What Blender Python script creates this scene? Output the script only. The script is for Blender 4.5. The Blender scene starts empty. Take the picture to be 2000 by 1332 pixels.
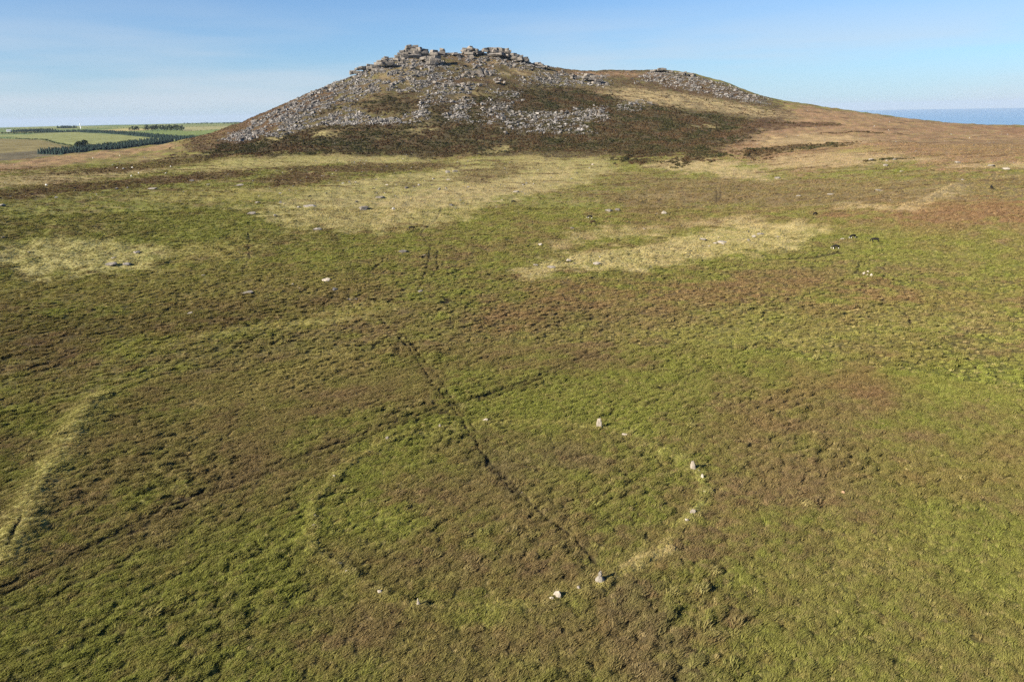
import bpy, bmesh, math, random
import numpy as np
from mathutils import Matrix, Vector

random.seed(7)
rng = np.random.default_rng(11)
scene = bpy.context.scene
COL = scene.collection
rad = math.radians

# ------------------------------------------------------------------ camera
CAM_H = 46.0
F, CX, CY = 1333.0, 1000.0, 666.0          # survey scale: 2000 x 1332 picture
cam_d = bpy.data.cameras.new("camera")
cam = bpy.data.objects.new("camera", cam_d)
COL.objects.link(cam)
cam_d.sensor_width = 36.0
cam_d.lens = 36.0 * F / 2000.0
cam_d.clip_start = 0.5
cam_d.clip_end = 120000.0
ROT = Matrix.Rotation(rad(90 - 18.54), 3, 'X') @ Matrix.Rotation(rad(-1.09), 3, 'Z')
cam.matrix_world = Matrix.Translation((0, 0, CAM_H)) @ ROT.to_4x4()
scene.camera = cam
RM = np.array(ROT)

# ------------------------------------------------------------------ sky, sun, exposure
SUN_EL = 26.5
SUN_TO = np.array([-0.87, -0.49])           # plan direction towards the sun
SUN_AZ = math.atan2(SUN_TO[0], SUN_TO[1])   # clockwise from +Y
world = bpy.data.worlds.new("World")
scene.world = world
world.use_nodes = True
wt = world.node_tree
wt.nodes.clear()
def wn(t, **k):
    n = wt.nodes.new(t)
    for a, b in k.items():
        setattr(n, a, b)
    return n
sky = wn('ShaderNodeTexSky', sky_type='NISHITA', sun_disc=False, sun_elevation=rad(SUN_EL),
         sun_rotation=SUN_AZ, altitude=300.0, air_density=1.0, dust_density=0.1, ozone_density=2.2)
bg = wn('ShaderNodeBackground')
bg.inputs['Strength'].default_value = 0.05
wout = wn('ShaderNodeOutputWorld')
tc = wn('ShaderNodeTexCoord')
sep = wn('ShaderNodeSeparateXYZ')
wt.links.new(tc.outputs['Generated'], sep.inputs[0])
mp = wn('ShaderNodeMapping')
mp.inputs['Scale'].default_value = (1.3, 1.3, 13.0)
mp.inputs['Location'].default_value = (3.1, 0.4, 0.3)
wt.links.new(tc.outputs['Generated'], mp.inputs['Vector'])
cn = wn('ShaderNodeTexNoise')
cn.inputs['Scale'].default_value = 1.5
cn.inputs['Detail'].default_value = 7.0
cn.inputs['Roughness'].default_value = 0.48
wt.links.new(mp.outputs[0], cn.inputs['Vector'])
cr = wn('ShaderNodeMapRange', interpolation_type='SMOOTHSTEP')
cr.inputs['From Min'].default_value = 0.42
cr.inputs['From Max'].default_value = 0.70
wt.links.new(cn.outputs['Fac'], cr.inputs['Value'])
# thin stratus lies low over the horizon, a few wisps higher
lo = wn('ShaderNodeMapRange', interpolation_type='SMOOTHSTEP')
lo.inputs['From Min'].default_value = 0.15
lo.inputs['From Max'].default_value = 0.035
lo.inputs['To Min'].default_value = 0.06
lo.inputs['To Max'].default_value = 0.66
wt.links.new(sep.outputs['Z'], lo.inputs['Value'])
mul = wn('ShaderNodeMath', operation='MULTIPLY')
wt.links.new(cr.outputs[0], mul.inputs[0])
wt.links.new(lo.outputs[0], mul.inputs[1])
tint = wn('ShaderNodeMixRGB', blend_type='MULTIPLY')
tint.inputs['Fac'].default_value = 1.0
tint.inputs['Color2'].default_value = (0.46, 0.73, 1.05, 1)
wt.links.new(sky.outputs[0], tint.inputs['Color1'])
veil = wn('ShaderNodeValToRGB')             # haze thickening evenly towards the horizon all round
veil.color_ramp.interpolation = 'EASE'
veil.color_ramp.elements[0].position = 0.0; veil.color_ramp.elements[0].color = (.62, .62, .62, 1)
veil.color_ramp.elements[1].position = 0.26; veil.color_ramp.elements[1].color = (0, 0, 0, 1)
e_ = veil.color_ramp.elements.new(0.09); e_.color = (.22, .22, .22, 1)
wt.links.new(sep.outputs['Z'], veil.inputs[0])
mixv = wn('ShaderNodeMixRGB')
mixv.inputs['Color2'].default_value = (4.0, 5.0, 6.2, 1)
wt.links.new(veil.outputs[0], mixv.inputs['Fac'])
wt.links.new(tint.outputs[0], mixv.inputs['Color1'])
mixc = wn('ShaderNodeMixRGB')
mixc.inputs['Color2'].default_value = (4.9, 5.4, 6.0, 1)
wt.links.new(mul.outputs[0], mixc.inputs['Fac'])
wt.links.new(mixv.outputs[0], mixc.inputs['Color1'])
wt.links.new(mixc.outputs[0], bg.inputs['Color'])
wt.links.new(bg.outputs[0], wout.inputs['Surface'])

sun_d = bpy.data.lights.new("sun", 'SUN')
sun_d.energy = 5.0
sun_d.angle = rad(0.53)
sun_d.color = (1.0, 0.90, 0.76)
sun = bpy.data.objects.new("sun", sun_d)
COL.objects.link(sun)
sv = Vector((SUN_TO[0], SUN_TO[1], 0)).normalized() * math.cos(rad(SUN_EL)) + Vector((0, 0, math.sin(rad(SUN_EL))))
sun.rotation_euler = (-sv).to_track_quat('-Z', 'Y').to_euler()
scene.view_settings.view_transform = 'Standard'
scene.view_settings.look = 'None'
scene.view_settings.exposure = 1.43
scene.view_settings.gamma = 1.0
scene.view_settings.use_curve_mapping = False
scene.render.engine = 'CYCLES'
scene.cycles.max_bounces = 5
scene.cycles.diffuse_bounces = 2
scene.cycles.volume_bounces = 0
scene.cycles.use_denoising = False

# ------------------------------------------------------------------ helpers: noise
def _hash(ix, iy, seed):
    h = (ix.astype(np.int64) * 374761393 + iy.astype(np.int64) * 668265263 + seed * 974634777) & 0xFFFFFFFF
    h = ((h ^ (h >> 13)) * 1274126177) & 0xFFFFFFFF
    return (h ^ (h >> 16)) & 0xFFFF
_GA = np.arange(65536) * (2 * math.pi / 65536)
_GX, _GY = np.cos(_GA), np.sin(_GA)
def perlin(x, y, seed=0):
    x = np.asarray(x, float); y = np.asarray(y, float)
    xi = np.floor(x); yi = np.floor(y)
    fx = x - xi; fy = y - yi
    xi = xi.astype(np.int64); yi = yi.astype(np.int64)
    u = fx * fx * fx * (fx * (fx * 6 - 15) + 10)
    v = fy * fy * fy * (fy * (fy * 6 - 15) + 10)
    def g(ax, ay, dx, dy):
        h = _hash(ax, ay, seed)
        return _GX[h] * dx + _GY[h] * dy
    a = g(xi, yi, fx, fy); b = g(xi + 1, yi, fx - 1, fy)
    c = g(xi, yi + 1, fx, fy - 1); d = g(xi + 1, yi + 1, fx - 1, fy - 1)
    return ((a + u * (b - a)) * (1 - v) + (c + u * (d - c)) * v) * 1.5
def fbm(x, y, seed=0, oct=3, gain=0.5):
    s = 0; a = 1.0; t = 0
    for k in range(oct):
        s = s + a * perlin(x * 2 ** k, y * 2 ** k, seed + k * 17); t += a; a *= gain
    return s / t
def sstep(a, b, x):
    t = np.clip((np.asarray(x, float) - a) / (b - a), 0, 1)
    return t * t * (3 - 2 * t)

# ------------------------------------------------------------------ helpers: survey rays
def ray(px, py):
    d = RM @ np.array([(px - CX) / F, -(py - CY) / F, -1.0])
    return d
def azel(px, py):
    d = ray(px, py)
    return math.atan2(d[0], d[1]), d[2] / math.hypot(d[0], d[1])   # azimuth, tan(elevation)
def px_at_az(az, py, guess):
    lo_, hi_ = guess - 900, guess + 900
    for _ in range(40):
        m = 0.5 * (lo_ + hi_)
        if azel(m, py)[0] < az: lo_ = m
        else: hi_ = m
    return m
def depth_of(p):
    return float(-(RM.T @ (np.array(p, float) - np.array([0, 0, CAM_H])))[2])

# ------------------------------------------------------------------ terrain: profiles of the moor and the tor
def pchip(xk, yk, x):
    xk = np.asarray(xk, float); yk = np.asarray(yk, float)
    h = np.diff(xk); dl = np.diff(yk) / h
    m = np.zeros_like(yk)
    for i in range(1, len(xk) - 1):
        if dl[i - 1] * dl[i] > 0:
            w1 = 2 * h[i] + h[i - 1]; w2 = h[i] + 2 * h[i - 1]
            m[i] = (w1 + w2) / (w1 / dl[i - 1] + w2 / dl[i])
    m[0] = dl[0]; m[-1] = dl[-1]
    x = np.clip(x, xk[0], xk[-1])
    k = np.clip(np.searchsorted(xk, x) - 1, 0, len(h) - 1)
    t = (x - xk[k]) / h[k]
    return ((1 + 2 * t) * (1 - t) ** 2 * yk[k] + t * (1 - t) ** 2 * h[k] * m[k]
            + t * t * (3 - 2 * t) * yk[k + 1] + t * t * (t - 1) * h[k] * m[k + 1])
# column px : [(row py, distance)], the last one is the skyline
PROF = {
    -150: [(405, 350), (355, 520), (322, 800)],
    0:    [(400, 360), (350, 520), (316, 800)],
    130:  [(400, 355), (350, 510), (302, 810)],
    250:  [(400, 350), (350, 500), (320, 640), (291, 820)],
    360:  [(400, 345), (350, 485), (312, 630), (274, 850)],
    460:  [(400, 340), (350, 470), (305, 620), (275, 740), (244, 880)],
    550:  [(400, 340), (350, 465), (305, 610), (262, 730), (206, 900)],
    640:  [(400, 340), (350, 460), (305, 600), (245, 740), (200, 840), (168, 920)],
    700:  [(400, 340), (350, 460), (305, 600), (240, 735), (190, 840), (145, 950)],
    760:  [(400, 340), (350, 460), (305, 600), (240, 725), (180, 840), (124, 965)],
    800:  [(400, 340), (350, 460), (305, 600), (240, 720), (180, 840), (128, 930), (104, 985)],
    850:  [(400, 340), (350, 460), (305, 600), (240, 720), (175, 850), (123, 950), (105, 995)],
    910:  [(400, 340), (350, 460), (302, 600), (240, 725), (170, 870), (122, 965), (104, 1010)],
    980:  [(400, 340), (350, 460), (302, 600), (240, 730), (170, 890), (122, 985), (104, 1020)],
    1030: [(400, 340), (350, 460), (300, 600), (240, 735), (170, 910), (122, 1030)],
    1090: [(400, 340), (350, 460), (300, 600), (240, 740), (175, 925), (134, 1060)],
    1180: [(400, 340), (350, 460), (300, 600), (240, 745), (180, 930), (139, 1120)],
    1290: [(400, 340), (350, 455), (300, 590), (240, 760), (180, 960), (138, 1150)],
    1400: [(400, 340), (350, 450), (300, 580), (240, 780), (190, 970), (156, 1130)],
    1500: [(400, 340), (350, 450), (300, 580), (240, 800), (191, 1080)],
    1600: [(400, 335), (350, 440), (300, 570), (250, 770), (208, 1040)],
    1700: [(400, 330), (350, 430), (300, 560), (260, 720), (222, 1000)],
    1900: [(400, 320), (350, 420), (300, 560), (265, 750), (243, 950)],
    2000: [(400, 320), (350, 420), (300, 560), (265, 760), (246, 960)],
    2250: [(400, 320), (350, 420), (300, 560), (265, 760), (250, 960)],
}
R_T = np.concatenate([np.linspace(0, 30, 8)[:-1], np.geomspace(30, 10000, 1500)])
AZ_T = np.radians(np.linspace(-75, 75, 601))
_caz, _cz = [], []
for px, rows in PROF.items():
    az = azel(px, rows[-1][0])[0]
    rr, zz = [0, 120, 230], [0, 0, -0.5]
    for py, r in rows:
        p = px_at_az(az, py, px)
        rr.append(r); zz.append(CAM_H + r * azel(p, py)[1])
    rs, zs = rr[-1], zz[-1]
    if px <= 560:       # farmland beyond the valley on this side
        tail = [(rs + 60, zs - 6), (1200, -52), (1400, -32), (2000, -5), (2600, 0), (3000, 1), (4500, 8), (6200, 5), (7500, -40), (10000, -300)]
        if px > 300:
            tail[1] = (1250, -40)
    else:
        tail = [(rs + 25, zs - 2), (rs + 110, zs - 14), (rs + 420, min(zs - 80, -10)), (2200, -90), (4000, -170), (8000, -262), (10000, -300)]
    for r, z in tail:
        rr.append(r); zz.append(z)
    _caz.append(az); _cz.append(pchip(rr, zz, R_T))
_caz = np.array(_caz); _cz = np.array(_cz)
# interpolate over azimuth
def _azinterp():
    out = np.empty((len(AZ_T), len(R_T)))
    azc = np.clip(AZ_T, _caz[0], _caz[-1])
    h = np.diff(_caz)[:, None]
    dl = np.diff(_cz, axis=0) / h
    m = np.zeros_like(_cz)
    a, b = dl[:-1], dl[1:]
    ok = a * b > 0
    w1 = 2 * h[1:] + h[:-1]; w2 = h[1:] + 2 * h[:-1]
    with np.errstate(divide='ignore', invalid='ignore'):
        mm = (w1 + w2) / (w1 / a + w2 / b)
    m[1:-1] = np.where(ok, mm, 0)
    k = np.clip(np.searchsorted(_caz, azc) - 1, 0, len(_caz) - 2)
    hh = np.diff(_caz)[k][:, None]
    t = ((azc - _caz[k])[:, None]) / hh
    out = ((1 + 2 * t) * (1 - t) ** 2 * _cz[k] + t * (1 - t) ** 2 * hh * m[k]
           + t * t * (3 - 2 * t) * _cz[k + 1] + t * t * (t - 1) * hh * m[k + 1])
    return out
Z_T = _azinterp()
_lr0 = math.log(30.0); _lrk = 1499 / (math.log(10000.0) - _lr0)
def base_h(x, y):
    x = np.asarray(x, float); y = np.asarray(y, float)
    r = np.hypot(x, y); az = np.arctan2(x, y)
    fi = np.clip((az - AZ_T[0]) / (AZ_T[1] - AZ_T[0]), 0, 599.999)
    fr = np.where(r < 30, r / (30 / 7), 7 + (np.log(np.maximum(r, 30.0)) - _lr0) * _lrk)
    fr = np.clip(fr, 0, len(R_T) - 1.001)
    i = fi.astype(int); j = fr.astype(int)
    a = fi - i; b = fr - j
    return ((Z_T[i, j] * (1 - b) + Z_T[i, j + 1] * b) * (1 - a) + (Z_T[i + 1, j] * (1 - b) + Z_T[i + 1, j + 1] * b) * a)
_rm = np.concatenate([np.arange(40, 400, 0.5), np.arange(400, 1300, 1.5), np.arange(1300, 9000, 12)])
def spot(px, py, rmin=40):
    """where the ground lies along a surveyed sight line"""
    az, te = azel(px, py)
    r = _rm[_rm >= rmin]
    x = r * math.sin(az); y = r * math.cos(az)
    d = base_h(x, y) - (CAM_H + r * te)
    k = np.argmax(d >= 0)
    if d[k] < 0:
        k = int(np.argmax(d))      # just above the skyline: take the crest
    elif k > 0:
        t = d[k - 1] / (d[k - 1] - d[k])
        rr = r[k - 1] + t * (r[k] - r[k - 1])
        return np.array([rr * math.sin(az), rr * math.cos(az)])
    return np.array([x[k], y[k]])

def in_poly(P, x, y):
    """signed distance in plan, positive inside"""
    n = len(P)
    d2 = np.full(x.shape, 1e18); ins = np.zeros(x.shape, bool)
    for i in range(n):
        ax, ay = P[i]; bx, by = P[(i + 1) % n]
        ex, ey = bx - ax, by - ay
        L = ex * ex + ey * ey + 1e-9
        t = np.clip(((x - ax) * ex + (y - ay) * ey) / L, 0, 1)
        d2 = np.minimum(d2, (x - ax - t * ex) ** 2 + (y - ay - t * ey) ** 2)
        c = ((ay > y) != (by > y)) & (x < ex * (y - ay) / (by - ay + 1e-12) + ax)
        ins ^= c
    return np.sqrt(d2) * np.where(ins, 1, -1)
def line_dist(P, x, y):
    d2 = np.full(x.shape, 1e18)
    for i in range(len(P) - 1):
        ax, ay = P[i]; bx, by = P[i + 1]
        ex, ey = bx - ax, by - ay
        t = np.clip(((x - ax) * ex + (y - ay) * ey) / (ex * ex + ey * ey + 1e-9), 0, 1)
        d2 = np.minimum(d2, (x - ax - t * ex) ** 2 + (y - ay - t * ey) ** 2)
    return np.sqrt(d2)

# ------------------------------------------------------------------ ground cover (plan polygons surveyed on the ground)
GREEN = (0.150, 0.157, 0.038); BRIGHT = (0.188, 0.204, 0.042); OLIVE = (0.165, 0.136, 0.048)
BROWN = (0.152, 0.108, 0.055); RUSSET = (0.175, 0.100, 0.056); PURPLE = (0.110, 0.078, 0.054); TORG = (0.066, 0.049, 0.029)
TAN = (0.34, 0.265, 0.135); ORANGE = (0.232, 0.142, 0.085); PALEG = (0.30, 0.26, 0.11); YELG = (0.235, 0.205, 0.066)
GORSE = (0.052, 0.043, 0.023); HEATH = (0.075, 0.045, 0.026); EARTH = (0.036, 0.026, 0.018)
ZONES = [  # colour, strength, softness as share of distance, outline
    # broad tones of the near moor
    (GREEN, .55, .05, [(-200, 1400), (-200, 1180), (150, 1100), (420, 1000), (620, 960), (760, 1000), (720, 1140), (520, 1230), (420, 1400)]),
    (BRIGHT, .55, .03, [(600, 985), (650, 955), (740, 975), (800, 1030), (760, 1075), (650, 1060), (605, 1040)]),
    (BROWN, .65, .05, [(-100, 1180), (60, 1120), (320, 990), (560, 890), (740, 810), (780, 820), (600, 930), (380, 1020), (120, 1130)]),
    (BROWN, .55, .05, [(180, 860), (330, 810), (520, 840), (640, 870), (480, 930), (330, 960), (200, 960)]),
    (BROWN, .5, .05, [(260, 740), (420, 660), (640, 640), (770, 680), (860, 760), (760, 800), (560, 770), (380, 800)]),
    (YELG, .45, .05, [(380, 770), (520, 730), (700, 690), (760, 700), (560, 760), (400, 810)]),
    (BROWN, .5, .05, [(860, 860), (1010, 840), (1160, 870), (1290, 880), (1120, 960), (1150, 1080), (1060, 1160), (960, 1110), (900, 980)]),
    (PURPLE, .45, .04, [(960, 900), (1100, 870), (1230, 880), (1120, 930), (1000, 960)]),
    (PURPLE, .55, .04, [(1195, 1135), (1260, 1160), (1360, 1280), (1420, 1400), (1300, 1400), (1230, 1260)]),
    (BROWN, .5, .05, [(640, 1090), (800, 1060), (960, 1110), (900, 1180), (760, 1160)]),
    (BROWN, .5, .06, [(700, 1230), (960, 1200), (1180, 1200), (1250, 1290), (1000, 1400), (760, 1400)]),
    (GREEN, .6, .05, [(1130, 980), (1260, 900), (1330, 940), (1320, 1020), (1200, 1090), (1140, 1060)]),
    (BRIGHT, .4, .05, [(1230, 830), (1340, 870), (1400, 940), (1380, 1000), (1330, 930), (1260, 870)]),
    (GREEN, .6, .06, [(880, 830), (1120, 720), (1380, 640), (1560, 620), (1480, 720), (1420, 820), (1200, 830), (1000, 850)]),
    (BRIGHT, .35, .06, [(960, 790), (1150, 740), (1330, 700), (1300, 780), (1120, 820)]),
    (YELG, .4, .06, [(1100, 660), (1400, 580), (1750, 590), (2100, 640), (2100, 700), (1800, 660), (1480, 680)]),
    (RUSSET, .4, .05, [(1440, 780), (1560, 730), (1690, 690), (1780, 660), (1860, 690), (1760, 740), (1620, 780), (1500, 830)]),
    (RUSSET, .4, .05, [(1660, 740), (1760, 745), (1730, 790), (1670, 780)]),
    (BROWN, .45, .06, [(1420, 870), (1600, 850), (1700, 900), (1680, 990), (1500, 960)]),
    (RUSSET, .35, .05, [(1700, 920), (1850, 840), (2100, 860), (2100, 960), (1880, 990), (1790, 970)]),
    (GREEN, .6, .06, [(1380, 1020), (1700, 1040), (2100, 980), (2100, 1400), (1500, 1400), (1360, 1180)]),
    (BRIGHT, .35, .06, [(1780, 640), (2100, 700), (2100, 820), (1880, 800), (1760, 720)]),
    (YELG, .35, .06, [(1600, 1040), (1760, 1050), (1800, 1140), (1640, 1160)]),
    (BROWN, .5, .06, [(760, 600), (900, 580), (1300, 560), (1560, 530), (1700, 560), (1500, 590), (1150, 640), (900, 680), (800, 660)]),
    (RUSSET, .5, .05, [(880, 600), (1100, 560), (1430, 545), (1700, 548), (1720, 590), (1500, 580), (1180, 600), (960, 640)]),
    (RUSSET, .35, .05, [(1500, 600), (1750, 560), (1990, 580), (2050, 610), (1800, 600), (1600, 620)]),
    # heathy tussocks, left middle distance
    (HEATH, .55, .05, [(-200, 690), (-200, 600), (60, 590), (260, 610), (420, 590), (700, 570), (640, 620), (420, 660), (240, 690), (100, 740)]),
    (OLIVE, .6, .05, [(-200, 600), (-200, 545), (200, 540), (420, 520), (700, 530), (740, 580), (500, 600), (200, 605)]),
    (BRIGHT, .5, .03, [(180, 690), (260, 660), (330, 665), (290, 690), (200, 715)]),
    (YELG, .6, .03, [(560, 630), (640, 605), (740, 592), (770, 605), (700, 618), (620, 640), (500, 650), (380, 670), (400, 655)]),
    (GREEN, .5, .05, [(-200, 480), (-200, 400), (150, 385), (420, 375), (560, 395), (520, 440), (620, 470), (420, 480), (200, 470)]),
    (GREEN, .35, .05, [(1000, 400), (1180, 340), (1380, 325), (1500, 345), (1300, 380), (1100, 430), (900, 450)]),
    (BROWN, .8, .05, [(1130, 390), (1250, 345), (1500, 352), (1800, 350), (2100, 330), (2100, 460), (1800, 440), (1500, 410), (1250, 415)]),
    (RUSSET, .7, .05, [(1640, 415), (1850, 395), (2100, 390), (2100, 450), (1900, 450), (1760, 450)]),
    (GREEN, .5, .05, [(1480, 470), (1700, 450), (2100, 470), (2100, 540), (1800, 530), (1560, 500)]),
    # pale grass
    (PALEG, .95, .02, [(480, 408), (560, 385), (640, 360), (760, 345), (870, 330), (1010, 318), (1160, 305), (1200, 318), (1180, 345), (1080, 372), (1000, 385), (900, 420), (850, 440), (720, 448), (640, 448), (560, 444), (530, 425)]),
    (TAN, .55, .02, [(720, 395), (850, 370), (1000, 345), (1120, 330), (1060, 365), (900, 400), (760, 430)]),
    ((.30, .27, .11), .98, .02, [(-60, 492), (40, 480), (110, 474), (210, 472), (330, 484), (350, 500), (290, 528), (180, 538), (60, 530), (-60, 512)]),
    (YELG, .6, .03, [(330, 485), (460, 480), (440, 510), (300, 530)]),
    ((.35, .29, .135), .9, .03, [(1025, 524), (1090, 500), (1230, 486), (1330, 458), (1440, 432), (1560, 436), (1590, 452), (1540, 486), (1430, 503), (1280, 517), (1120, 530), (1040, 534)]),
    (TAN, .6, .025, [(1060, 482), (1130, 455), (1290, 438), (1470, 424), (1500, 434), (1330, 450), (1180, 466), (1080, 490)]),
    (YELG, .6, .02, [(1380, 490), (1450, 480), (1500, 484), (1430, 502)]),
    (TAN, .95, .02, [(1262, 324), (1330, 308), (1440, 314), (1515, 342), (1498, 354), (1420, 346), (1330, 332)]),
    (ORANGE, .88, .03, [(1340, 290), (1400, 260), (1480, 225), (1560, 205), (1900, 244), (2100, 250), (2100, 300), (1880, 330), (1700, 310), (1560, 335), (1480, 320)]),
    (TAN, .7, .02, [(1440, 320), (1560, 300), (1700, 296), (1840, 310), (1760, 318), (1580, 328), (1470, 330)]),
    (TAN, .65, .02, [(1480, 270), (1600, 262), (1720, 272), (1640, 285), (1500, 290)]),
    (YELG, .8, .02, [(1640, 292), (1690, 286), (1720, 296), (1650, 298)]),
    (TAN, .7, .015, [(1640, 395), (1760, 405), (1800, 395), (1870, 358), (1900, 362), (1840, 388), (1780, 412), (1640, 408)]),
    (TAN, .65, .012, [(1840, 318), (2050, 322), (2050, 330), (1880, 328)]),
    (BROWN, .6, .03, [(1750, 275), (2100, 268), (2100, 300), (1900, 305)]),
    (RUSSET, .7, .03, [(1880, 247), (2100, 247), (2100, 262), (1960, 262)]),
    (ORANGE, .8, .02, [(-60, 328), (60, 312), (200, 297), (340, 280), (360, 284), (240, 302), (120, 322), (-60, 346)]),
    (TAN, .7, .02, [(-60, 352), (100, 338), (240, 330), (330, 330), (200, 346), (60, 362), (-60, 372)]),
    (PALEG, .8, .02, [(340, 334), (440, 310), (560, 302), (720, 304), (840, 298), (840, 318), (700, 322), (560, 325), (470, 332), (420, 342)]),
    (YELG, .7, .02, [(280, 385), (430, 372), (560, 368), (620, 350), (620, 372), (540, 392), (400, 395)]),
    (PALEG, .6, .02, [(840, 318), (980, 300), (1140, 298), (1100, 316), (960, 330), (860, 335)]),
    # dark heath bands left of the tor and below it
    (HEATH, .85, .02, [(-60, 380), (100, 362), (260, 350), (400, 335), (500, 332), (490, 346), (340, 358), (200, 372), (60, 388)]),
    (HEATH, .7, .02, [(60, 345), (240, 322), (360, 300), (460, 300), (380, 318), (240, 338)]),
    (HEATH, .8, .015, [(500, 350), (560, 335), (640, 338), (660, 352), (600, 362), (540, 365)]),
    (HEATH, .7, .015, [(520, 330), (680, 322), (860, 316), (900, 326), (760, 336), (600, 338)]),
    (HEATH, .6, .02, [(880, 345), (980, 318), (1060, 322), (1000, 345), (930, 362)]),
    # the tor's flanks
    (TORG, .9, .010, [(380, 300), (480, 240, 60), (640, 170, 60), (780, 112, 60), (1030, 108), (1180, 138), (1290, 136), (1500, 192), (1560, 230), (1400, 300), (1000, 305), (600, 300)]),
    (HEATH, .9, .006, [(360, 300), (365, 276, 60), (410, 262, 60), (462, 246, 60), (550, 208, 60), (640, 170, 60), (650, 190), (560, 235), (480, 280), (420, 300)]),
    (ORANGE, .7, .012, [(1075, 133), (1180, 141), (1290, 141), (1300, 150), (1180, 150), (1100, 142)]),
    (ORANGE, .4, .015, [(880, 108), (960, 112), (1010, 125), (950, 130), (900, 122)]),
    (TAN, .35, .015, [(730, 150), (800, 110), (830, 120), (800, 155), (760, 165)]),
    (TAN, .55, .012, [(880, 190), (930, 180), (960, 185), (930, 192), (890, 197)]),
    (TAN, .7, .012, [(990, 146), (1060, 137), (1080, 142), (1040, 150)]),
    (TAN, .8, .015, [(1150, 180), (1240, 172), (1380, 188), (1500, 215), (1560, 230), (1450, 225), (1300, 205), (1220, 195)]),
    (HEATH, .8, .015, [(830, 160), (930, 152), (980, 160), (900, 164)]),
    (HEATH, .8, .02, [(880, 200), (960, 190), (1080, 185), (1180, 200), (1100, 215), (960, 212)]),
    (HEATH, .7, .02, [(1240, 150), (1300, 148), (1420, 172), (1500, 197), (1420, 196), (1300, 178), (1250, 165)]),
    (GORSE, .85, .02, [(375, 306), (430, 278), (520, 264), (640, 247), (740, 238), (835, 236), (850, 200), (960, 182), (1010, 172), (1120, 172), (1190, 188), (1220, 205), (1330, 215), (1440, 228), (1475, 240), (1465, 262), (1400, 288), (1330, 300), (1250, 318), (1215, 318), (1210, 296), (1100, 296), (980, 300), (850, 306), (700, 302), (560, 302), (470, 308)]),
    (GORSE, .9, .012, [(960, 185), (1010, 172), (1120, 172), (1190, 190), (1180, 212), (1080, 212), (1010, 205)]),
    (GORSE, .9, .01, [(700, 205), (745, 188), (800, 186), (830, 205), (790, 222), (720, 220)]),
    (GORSE, .9, .01, [(830, 215), (855, 190), (880, 200), (890, 240), (850, 242)]),
    (GORSE, .9, .01, [(600, 220), (660, 205), (650, 222), (605, 232)]),
    (GORSE, .9, .01, [(1335, 322), (1345, 300), (1366, 288), (1425, 304), (1380, 306), (1355, 318)]),
    (GORSE, .85, .01, [(1455, 306), (1462, 297), (1500, 290), (1560, 284), (1665, 279), (1600, 288), (1500, 300), (1480, 310)]),
    (HEATH, .9, .012, [(1380, 262), (1480, 236), (1620, 240), (1640, 245), (1480, 252), (1420, 275)]),
    (PALEG, .85, .01, [(605, 262), (670, 253), (680, 257), (640, 266), (610, 268)]),
    (PALEG, .85, .01, [(805, 258), (835, 243), (840, 250), (820, 260)]),
    (PALEG, .8, .01, [(515, 272), (560, 262), (555, 270), (525, 277)]),
    (PALEG, .8, .01, [(940, 298), (990, 286), (1000, 292), (950, 300)]),
    (PALEG, .8, .01, [(1355, 245), (1390, 243), (1400, 250), (1360, 250)]),
]
def poly_plan(pts):
    out = []
    for q in pts:
        p_ = spot(q[0], q[1])
        if len(q) > 2: p_ = p_ * (1 + q[2] / np.hypot(*p_))     # carried on over the crest
        out.append(p_)
    return np.array(out)
_zones = []
for c, s, soft, pts in ZONES:
    P = poly_plan(pts)
    rmean = np.hypot(P[:, 0], P[:, 1]).mean()
    _zones.append((np.array(c), s, soft * rmean, P))

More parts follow.
